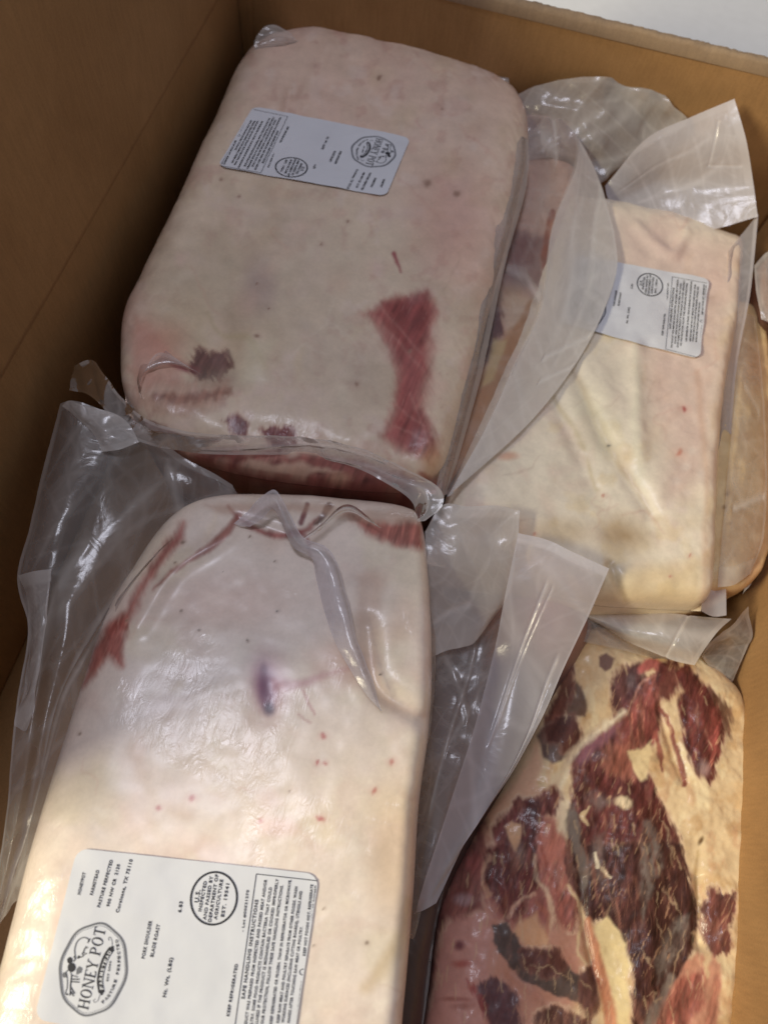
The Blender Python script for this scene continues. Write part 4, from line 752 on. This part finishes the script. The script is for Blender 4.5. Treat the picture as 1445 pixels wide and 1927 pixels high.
# 7 --- pack between the two back packs
p7 = thing('vacuum_pack', 'cloudy bagged pork pack wedged between the two back packs', 'meat pack', (0.05, 0.44, 0.0), GRP)
def paint7(P):
    P.mottle((214, 170, 156), 70, .0, .5, .8, 101); P.mottle((176, 120, 110), 60, .1, .5, .6, 103)
    P.blob((1010, 330), 60, 110, (214, 186, 170), .7); P.blob((998, 250), 24, 40, (140, 60, 62), .95); P.poly([(940, 430), (1030, 440), (1020, 540), (950, 560), (925, 540)], (140, 92, 90), 12, 10, 20, .9, .4)
    P.poly([(945, 560), (1020, 560), (1000, 610), (960, 640), (930, 600)], (232, 206, 180), 8, 10, 16, .9); P.poly([(925, 540), (945, 545), (945, 620), (930, 670), (895, 700), (900, 610)], (96, 50, 60), 5, 6, 10, .95, .6)
    P.stroke([(1040, 400), (1034, 450), (1024, 500)], [10, 18, 10], (160, 78, 56), 4, 4, 10, .95); P.blob((1050, 430), 26, 20, (206, 140, 100), .8); P.poly([(1020, 580), (985, 680), (920, 800), (846, 936), (830, 900), (900, 720), (960, 620)], (196, 138, 84), 8, 6, 16, .9); P.stroke([(1010, 590), (950, 700), (880, 850)], [5, 8, 5], (140, 84, 48), 4, 5, 14, .8); P.poly([(930, 640), (955, 640), (935, 720), (905, 730)], (230, 206, 150), 6, 6, 10, .8)
    P.stroke([(1036, 405), (1030, 450), (1022, 490)], [8, 12, 8], (160, 84, 60), 3, 4, 10, .95); P.blob((1050, 430), 24, 20, (206, 140, 100), .8); P.stroke([(1000, 570), (960, 660), (900, 800), (850, 890)], [14, 22, 26, 16], (196, 140, 92), 5, 6, 16, .85); P.blob((960, 560), 30, 30, (226, 196, 160), .6)
m7, t7 = slab('pork_cut', p7, [(900, 250), (985, 232), (1050, 222), (1090, 300)], [(1090, 300), (1080, 400), (1035, 530), (975, 680), (905, 820), (840, 930)], [(760, 900), (790, 930), (815, 936), (840, 930)], [(900, 250), (880, 400), (830, 650), (760, 900)],
    0.108, 0.022, 0.10, (.03, .03, .03, .03), paint7, M_FAT, 2.6, rough=(.003, .04), seed=71, base=(220, 184, 164))

# 8 --- sliver of a pack in the far right corner
p8 = thing('vacuum_pack', 'small film wrapped sliver of a pork pack cut off by the right frame edge', 'meat pack', (0.27, 0.50, 0.0), GRP)
def paint8(P): P.mottle((90, 58, 50), 40, -.1, .4, .9, 111); P.mottle((140, 100, 84), 30, .2, .5, .6, 113)
m8, t8 = slab('pork_cut', p8, [(1424, 510), (1444, 486), (1480, 484), (1500, 500)], [(1500, 500), (1505, 540), (1505, 580), (1500, 610)], [(1438, 606), (1455, 612), (1480, 612), (1500, 610)], [(1424, 510), (1427, 540), (1432, 575), (1438, 606)],
    0.12, 0.02, 0.1, (.02, .02, .02, .02), paint8, M_FAT, 3, rough=(.004, .03), seed=81, base=(150, 112, 98))

# ------------------------------------------------------------------ loose film: flaps, seams and folds of the bags
FL = 'film_flap'
# pack 3: tall flap at its back, and the sealed seam down its right side
sheet(FL, p3, [[(1138, 350, .125), (1215, 262, .165), (1300, 220, .180), (1381, 186, .195)], [(1142, 370, .121), (1225, 312, .145), (1320, 280, .165), (1403, 262, .180)], [(1150, 386, .117), (1235, 345, .1295), (1320, 342, .1418), (1416, 340, .154)], [(1152, 392, .116), (1234, 378, .122), (1320, 388, .132), (1420, 372, .148)], [(1155, 396, .115), (1232, 412, .1155), (1320, 434, .1232), (1425, 408, .141)]],
      90, 80, .0008, .06, .66, (0, .8, .74, 0), .06, 1, creases=[((.86, .12), (.72, .44), .006, .22), ((.72, .44), (.93, .54), .012, .12), ((.1, .4), (.75, .22), .02, .10), ((.2, .75), (.8, .45), .03, .10)], mat=M_FILM2)
sheet(FL, p3, [[(1372, 470, 0.1350), (1395, 440, 0.1300), (1426, 400, 0.1400)], [(1366, 560, 0.1300), (1390, 560, 0.1280), (1412, 545, 0.1300)], [(1350, 700, 0.1220), (1366, 700, 0.1160), (1386, 690, 0.1160)], [(1336, 880, 0.1160), (1352, 880, 0.1080), (1372, 870, 0.1080)], [(1326, 1020, 0.1120), (1342, 1030, 0.1060), (1366, 1020, 0.1060)], [(1320, 1150, 0.1100), (1342, 1160, 0.1040), (1366, 1158, 0.1040)]],
      28, 150, .0010, .05, .40, (0, .62, 0, .6), .16, 2, stretch=2.5, mat=M_FILM2)
# pack 7: crumpled back flap and the long cloudy side flap
sheet(FL, p7, [[(958, 180, .150), (1010, 160, .165), (1080, 147, .176), (1150, 146, .180), (1232, 150, .182)], [(975, 215, .146), (1030, 205, .158), (1100, 195, .165), (1180, 195, .168), (1262, 196, .172)], [(985, 250, .140), (1050, 250, .146), (1120, 262, .150), (1210, 252, .150), (1288, 236, .160)], [(990, 300, .132), (1050, 300, .130), (1110, 335, .126), (1130, 345, .124), (1170, 305, .128)]],
      90, 60, .0040, .05, .46, (0, .4, .4, 0), .05, 5, creases=[((.1, .9), (.5, .35), .03, .2), ((.35, .7), (.8, .2), .03, .16), ((.5, .9), (.9, .5), .04, .14)])
sheet(FL, p7, [[(985, 258, .142), (1010, 236, .148), (1040, 212, .153), (1066, 234, .153), (1090, 260, .150)], [(988, 330, .140), (1015, 330, .143), (1045, 310, .147), (1070, 310, .150), (1084, 320, .149)], [(965, 440, .138), (990, 440, .139), (1012, 436, .141), (1030, 432, .144), (1042, 428, .146)], [(935, 560, .137), (965, 560, .137), (990, 562, .139), (1008, 568, .142), (1022, 574, .143)], [(905, 660, .136), (925, 665, .136), (945, 670, .138), (962, 674, .140), (974, 678, .141)], [(868, 780, .135), (882, 785, .136), (898, 790, .137), (910, 794, .138), (920, 798, .139)], [(830, 925, .134), (833, 928, .135), (836, 930, .135), (840, 932, .135), (844, 934, .135)]],
      50, 150, .0012, .05, .10, (0, .40, .25, 0), .07, 6, stretch=2.2, creases=[((.05, .42), (.9, .50), .015, .3), ((.3, .05), (.6, .12), .03, .3), ((.5, .0), (.55, .06), .03, .4)])
sheet(FL, p7, [[(1088, 258, .150), (1100, 280, .147), (1116, 310, .143), (1130, 345, .139)], [(1082, 320, .149), (1100, 340, .144), (1126, 360, .139), (1144, 392, .137)], [(1040, 428, .146), (1075, 432, .141), (1115, 430, .138), (1156, 444, .137)], [(1020, 574, .143), (1060, 560, .140), (1105, 545, .139), (1157, 522, .138)], [(972, 678, .141), (1010, 680, .139), (1050, 668, .138), (1104, 650, .137)], [(918, 798, .139), (945, 800, .138), (970, 795, .138), (1005, 785, .137)], [(842, 934, .135), (850, 930, .135), (856, 924, .135), (864, 915, .135)]],
      50, 150, .0016, .06, .72, (.72, .8, .5, .5), .03, 7, stretch=2.2, creases=[((.35, .62), (.95, .50), .012, .35), ((.5, .68), (.95, .60), .010, .25), ((.3, .2), (.35, .5), .06, .12), ((.65, .1), (.6, .6), .05, .10)])
# pack 2: rim down its right side, the seam along its front with the curled ends, loose tabs at the back
sheet(FL, p2, [[(940, 160, .150), (955, 162, .153), (972, 190, .150)], [(958, 240, .157), (978, 236, .158), (993, 262, .152)], [(950, 345, .160), (972, 340, .160), (990, 350, .150)], [(915, 480, .160), (936, 480, .158), (956, 480, .148)], [(880, 610, .158), (906, 610, .156), (928, 612, .146)], [(858, 730, .156), (880, 735, .152), (897, 740, .142)], [(836, 850, .150), (850, 860, .146), (862, 862, .138)], [(815, 935, .142), (826, 945, .140), (834, 938, .134)]],
      22, 150, .0014, .03, .24, (0, .55, 0, 0), .22, 8, stretch=3)
sheet(FL, p2, [[(134, 735, 0.1500), (165, 742, 0.1560), (192, 765, 0.1580), (222, 800, 0.1550), (262, 830, 0.1540), (330, 846, 0.1510), (440, 856, 0.1550), (560, 856, 0.1560), (660, 876, 0.1570), (740, 918, 0.1580), (778, 950, 0.1500), (772, 992, 0.1500), (745, 1000, 0.1520)],
                [(136, 705, 0.1540), (170, 705, 0.1610), (198, 735, 0.1630), (228, 775, 0.1600), (270, 804, 0.1610), (335, 822, 0.1640), (440, 834, 0.1630), (560, 834, 0.1640), (670, 854, 0.1650), (750, 896, 0.1570), (796, 920, 0.1580), (800, 965, 0.1560), (775, 985, 0.1540)],
                [(140, 688, 0.1580), (176, 678, 0.1660), (206, 716, 0.1670), (236, 756, 0.1650), (276, 788, 0.1650), (338, 808, 0.1690), (440, 820, 0.1690), (560, 820, 0.1700), (672, 840, 0.1700), (770, 886, 0.1620), (826, 918, 0.1610), (832, 952, 0.1580), (800, 980, 0.1550)]],
      220, 22, .0014, .03, .30, (.4, .5, .5, .62), .12, 9, creases=[((.4, .2), (.75, .7), .04, .15), ((.7, .1), (.95, .6), .04, .2)])
sheet(FL, p2, [[(240, 640, .150), (250, 625, .156), (262, 620, .160)], [(236, 700, .152), (262, 690, .165), (285, 690, .168), (330, 672, .168)], [(240, 770, .150), (268, 760, .160), (262, 730, .168), (300, 664, .171), (380, 706, .170)]], 40, 40, .0008, .03, .12, (.2, .3, .15, .3), .05, 10)
sheet(FL, p2, [[(484, 130, .150), (478, 92, .165), (486, 62, .172), (512, 45, .176), (548, 62, .170)], [(500, 130, .152), (502, 100, .162), (512, 82, .168), (532, 72, .170), (558, 76, .166)], [(530, 122, .154), (540, 105, .160), (552, 95, .162), (565, 90, .162), (592, 86, .160)]], 40, 30, .002, .02, .36, (.5, .4, .5, .3), .08, 11)
sheet(FL, p2, [[(870, 150, .150), (895, 136, .156), (930, 140, .158), (957, 144, .158)], [(880, 160, .151), (905, 155, .154), (935, 160, .155), (960, 182, .152)]], 30, 20, .0015, .02, .3, (.3, .5, .5, .3), .1, 12)
sheet(FL, p2, [[(556, 92, .150), (600, 80, .152), (700, 84, .152), (790, 104, .152), (880, 142, .150), (960, 182, .146)], [(545, 100, .156), (600, 96, .160), (700, 102, .160), (780, 122, .160), (870, 158, .158), (955, 200, .154)], [(540, 112, .161), (600, 112, .1635), (700, 118, .164), (775, 138, .164), (860, 172, .162), (945, 215, .158)]], 120, 14, .0010, .03, .26, (.3, .3, .5, .1), .25, 13)
# pack 1: wide bag of film down its left side, the folded corner, the ridge at its back end
sheet(FL, p1, [[(118, 762, .150), (140, 756, .156), (185, 768, .156), (268, 800, .150), (345, 860, .140), (440, 905, .138)], [(82, 880, .142), (125, 880, .150), (200, 885, .146), (290, 900, .138), (370, 930, .136), (450, 945, .150)], [(56, 1000, .135), (105, 1000, .146), (175, 1005, .140), (250, 1010, .140), (320, 1000, .152), (390, 965, .158)], [(33, 1085, .132), (90, 1090, .142), (140, 1110, .136), (205, 1100, .138), (255, 1085, .150), (300, 1040, .158)], [(48, 1190, .132), (80, 1200, .140), (120, 1215, .130), (160, 1200, .138), (195, 1180, .146), (225, 1150, .152)], [(26, 1370, .135), (60, 1375, .138), (85, 1360, .130), (120, 1300, .138), (150, 1280, .142), (170, 1270, .146)], [(6, 1540, .125), (30, 1545, .132), (50, 1540, .126), (72, 1500, .132), (92, 1480, .136), (112, 1450, .140)], [(-30, 1760, .112), (-16, 1750, .118), (-2, 1740, .116), (12, 1720, .122), (22, 1700, .126), (38, 1690, .130)]],
      110, 170, .0030, .06, .19, (.45, 0, .4, 0), .02, 14, stretch=2.6, creases=[((.33, .30), (.12, .62), .03, .22), ((.75, .35), (.45, .70), .03, .22), ((.55, .15), (.25, .5), .05, .12), ((.62, .05), (.95, .30), .02, .22), ((.8, .55), (.3, .9), .03, .2), ((.2, .02), (.1, .3), .06, .12)])
sheet(FL, p1, [[(116, 764, .157), (128, 754, .161), (150, 760, .163)], [(150, 790, .156), (170, 785, .162), (215, 778, .164)], [(178, 820, .156), (200, 812, .161), (245, 800, .160)], [(192, 850, .154), (225, 846, .156), (262, 832, .156)]], 30, 40, .0014, .02, .46, (.5, .5, .3, .6), .08, 15)
sheet(FL, p1, [[(34, 1083, .136), (70, 1074, .146), (95, 1070, .150)], [(52, 1130, .136), (72, 1135, .146), (92, 1120, .149)], [(50, 1250, .136), (64, 1250, .145), (78, 1240, .146)], [(28, 1365, .138), (48, 1375, .142), (62, 1340, .144)]], 20, 50, .0018, .02, .38, (.4, .55, .5, .2), .1, 16, stretch=2)
sheet(FL, p1, [[(440, 985, .162), (470, 958, .168), (515, 920, .176), (545, 966, .174), (572, 1010, .170), (612, 1028, .168), (636, 1062, .167), (654, 1130, .166), (672, 1200, .166), (702, 1280, .165), (716, 1335, .163)],
                [(452, 990, 0.1620), (482, 966, 0.1710), (514, 940, 0.1790), (536, 976, 0.1770), (562, 1022, 0.1730), (600, 1036, 0.1720), (622, 1068, 0.1710), (640, 1135, 0.1700), (662, 1210, 0.1690), (694, 1290, 0.1670), (718, 1338, 0.1620)],
                [(470, 992, .163), (494, 976, .168), (514, 958, .172), (528, 984, .170), (552, 1030, .168), (586, 1050, .167), (594, 1085, .166), (610, 1150, .166), (636, 1220, .166), (684, 1300, .165), (720, 1340, .163)]],
      180, 18, .0008, .03, .42, (.3, .2, .62, .2), .1, 17, mat=M_FILM2)
sheet(FL, p1, [[(565, 1020, .166), (600, 1000, .170), (650, 962, .170), (700, 985, .166)], [(572, 1012, .167), (604, 990, .172), (652, 956, .172), (710, 990, .166)], [(580, 1006, .166), (610, 982, .168), (656, 950, .168), (720, 994, .165)]], 60, 10, .0008, .02, .34, (.2, .2, .4, .4), .2, 18)
sheet(FL, p1, [[(792, 1040, .120), (800, 1060, .118), (808, 1090, .112)], [(806, 1200, .122), (814, 1200, .116), (820, 1210, .108)], [(806, 1320, .122), (812, 1320, .116), (814, 1330, .108)], [(796, 1410, .122), (800, 1410, .118), (803, 1410, .112)]], 12, 60, .0008, .03, .3, (0, .5, .2, .2), .25, 19)
# pack 6: two cloudy flaps standing over the gap
sheet(FL, p6, [[(800, 1000, .140), (832, 950, .146), (880, 952, .147), (940, 952, .147), (979, 960, .146)], [(800, 1060, .132), (840, 1040, .138), (890, 1045, .140), (930, 1050, .140), (972, 1040, .140)], [(803, 1140, .116), (850, 1130, .122), (890, 1130, .124), (930, 1130, .126), (958, 1110, .128)], [(808, 1240, .102), (840, 1225, .104), (870, 1218, .106), (895, 1208, .108), (928, 1165, .114)]],
      70, 70, .0024, .045, .58, (0, .7, .68, 0), .03, 20, creases=[((.05, .75), (.5, .7), .03, .2), ((.1, .2), (.8, .25), .05, .06)])
sheet(FL, p6, [[(975, 1003, .146), (1030, 1016, .147), (1080, 1040, .147), (1146, 1070, .144)], [(950, 1120, .132), (1000, 1130, .135), (1060, 1140, .135), (1104, 1165, .132)], [(928, 1230, .108), (970, 1250, .114), (1020, 1260, .116), (1060, 1260, .118)], [(892, 1370, .098), (930, 1390, .106), (975, 1400, .108), (1012, 1370, .110)], [(850, 1500, .088), (885, 1520, .096), (915, 1520, .098), (950, 1480, .100)], [(805, 1640, .078), (830, 1640, .084), (855, 1620, .086), (880, 1580, .088)], [(782, 1720, .070), (792, 1715, .074), (806, 1708, .076), (820, 1700, .078)]],
      70, 150, .0020, .07, .48, (.5, .64, .68, .5), .025, 21, stretch=3.0, mat=M_FILM2, creases=[((.42, .12), (.25, .55), .02, .22), ((.50, .12), (.30, .5), .012, .18), ((.3, .5), (.5, .75), .08, .16), ((.85, .3), (.7, .8), .03, .2)])
sheet(FL, p6, [[(806, 1170, .102), (850, 1180, .100), (900, 1170, .100), (950, 1120, .106)], [(808, 1260, .098), (850, 1270, .094), (895, 1262, .096), (934, 1225, .102)], [(803, 1360, .094), (835, 1380, .088), (870, 1380, .090), (900, 1360, .094)], [(788, 1490, .090), (815, 1510, .080), (838, 1508, .080), (856, 1490, .084)], [(774, 1640, .086), (786, 1655, .076), (798, 1655, .074), (812, 1630, .076)], [(764, 1760, .082), (770, 1765, .074), (778, 1765, .070), (786, 1740, .070)]],
      50, 110, .0026, .05, .22, (.2, .3, .2, .2), .03, 30, stretch=2.2, creases=[((.6, .0), (.35, .6), .03, .2), ((.2, .1), (.7, .35), .02, .16)])
# pack 4: curled tube of film at its back and the corner at the box side
sheet(FL, p4, [[(1102, 1146, 0.0720), (1170, 1150, 0.0820), (1240, 1154, 0.0900), (1310, 1160, 0.0940), (1376, 1164, 0.0960)], [(1104, 1158, 0.0760), (1170, 1172, 0.0880), (1240, 1180, 0.0960), (1300, 1186, 0.1000), (1352, 1186, 0.1010)], [(1112, 1166, 0.0740), (1170, 1190, 0.0860), (1235, 1206, 0.0940), (1285, 1218, 0.0980), (1328, 1218, 0.0990)], [(1122, 1170, 0.0700), (1180, 1206, 0.0780), (1230, 1228, 0.0840), (1270, 1244, 0.0880), (1306, 1252, 0.0900)]],
      80, 40, .0012, .05, .56, (0, .68, .65, .6), .05, 22, creases=[((.70, .0), (.72, 1.), .015, .2), ((.2, .5), (.9, .5), .12, .12)])
sheet(FL, p4, [[(1316, 1240, 0.0800), (1336, 1206, 0.0900), (1372, 1180, 0.0940), (1410, 1142, 0.0940)], [(1320, 1236, 0.0740), (1345, 1222, 0.0800), (1380, 1205, 0.0820), (1413, 1186, 0.0820)], [(1330, 1250, 0.0680), (1352, 1248, 0.0700), (1378, 1246, 0.0700), (1400, 1232, 0.0720)], [(1350, 1280, 0.0600), (1360, 1285, 0.0600), (1368, 1290, 0.0600), (1376, 1284, 0.0600)]],
      50, 50, .0016, .025, .32, (.2, .5, .5, .5), .08, 23)
sheet(FL, p4, [[(1060, 1196, 0.0660), (1085, 1172, 0.0720), (1106, 1150, 0.0740)], [(1090, 1206, 0.0705), (1130, 1196, 0.0730), (1170, 1200, 0.0730)], [(1180, 1226, 0.0710), (1240, 1226, 0.0725), (1290, 1246, 0.0700)], [(1300, 1262, 0.0660), (1340, 1272, 0.0650), (1372, 1300, 0.0600)]], 40, 60, .0012, .03, .20, (.2, .3, .3, .3), .06, 24)
sheet(FL, p4, [[(868, 1560, .052), (850, 1600, .048), (820, 1650, .040)], [(842, 1650, .056), (815, 1690, .048), (785, 1720, .040)], [(820, 1740, .052), (800, 1760, .046), (772, 1790, .038)], [(806, 1860, .050), (784, 1870, .044), (760, 1890, .036)], [(790, 1960, .048), (766, 1970, .042), (742, 1980, .034)]], 20, 60, .0014, .03, .30, (.2, .4, .2, .2), .15, 27)
sheet(FL, p8, [[(1418, 500, .142), (1440, 474, .144), (1462, 470, .146)], [(1422, 545, .143), (1442, 545, .144), (1470, 545, .144)], [(1432, 600, .138), (1446, 604, .139), (1478, 604, .138)]], 30, 40, .002, .03, .36, (.5, .2, .5, .3), .08, 28)
# pack 5: its seam and the film over it
sheet(FL, p5, [[(1392, 596, .117), (1408, 590, .118), (1420, 596, .116)], [(1382, 740, .117), (1410, 742, .119), (1437, 750, .115)], [(1368, 900, .117), (1405, 900, .119), (1442, 900, .115)], [(1358, 1010, .118), (1400, 1010, .120), (1438, 1000, .117)], [(1350, 1105, .114), (1382, 1100, .116), (1412, 1080, .113)]], 30, 90, .0010, .03, .14, (.2, .3, .2, .4), .06, 29, creases=[((.2, .75), (.95, .72), .015, .35), ((.3, .3), (.8, .4), .02, .2)])
sheet(FL, p5, [[(1396, 1118, 0.0980), (1412, 1100, 0.1000), (1420, 1085, 0.1000)], [(1420, 1060, 0.1020), (1432, 1050, 0.1020), (1442, 1030, 0.1000)], [(1438, 1000, 0.1040), (1446, 980, 0.1040), (1452, 960, 0.1000)]], 16, 30, .0008, .02, .3, (.3, .55, .3, .3), .2, 25)
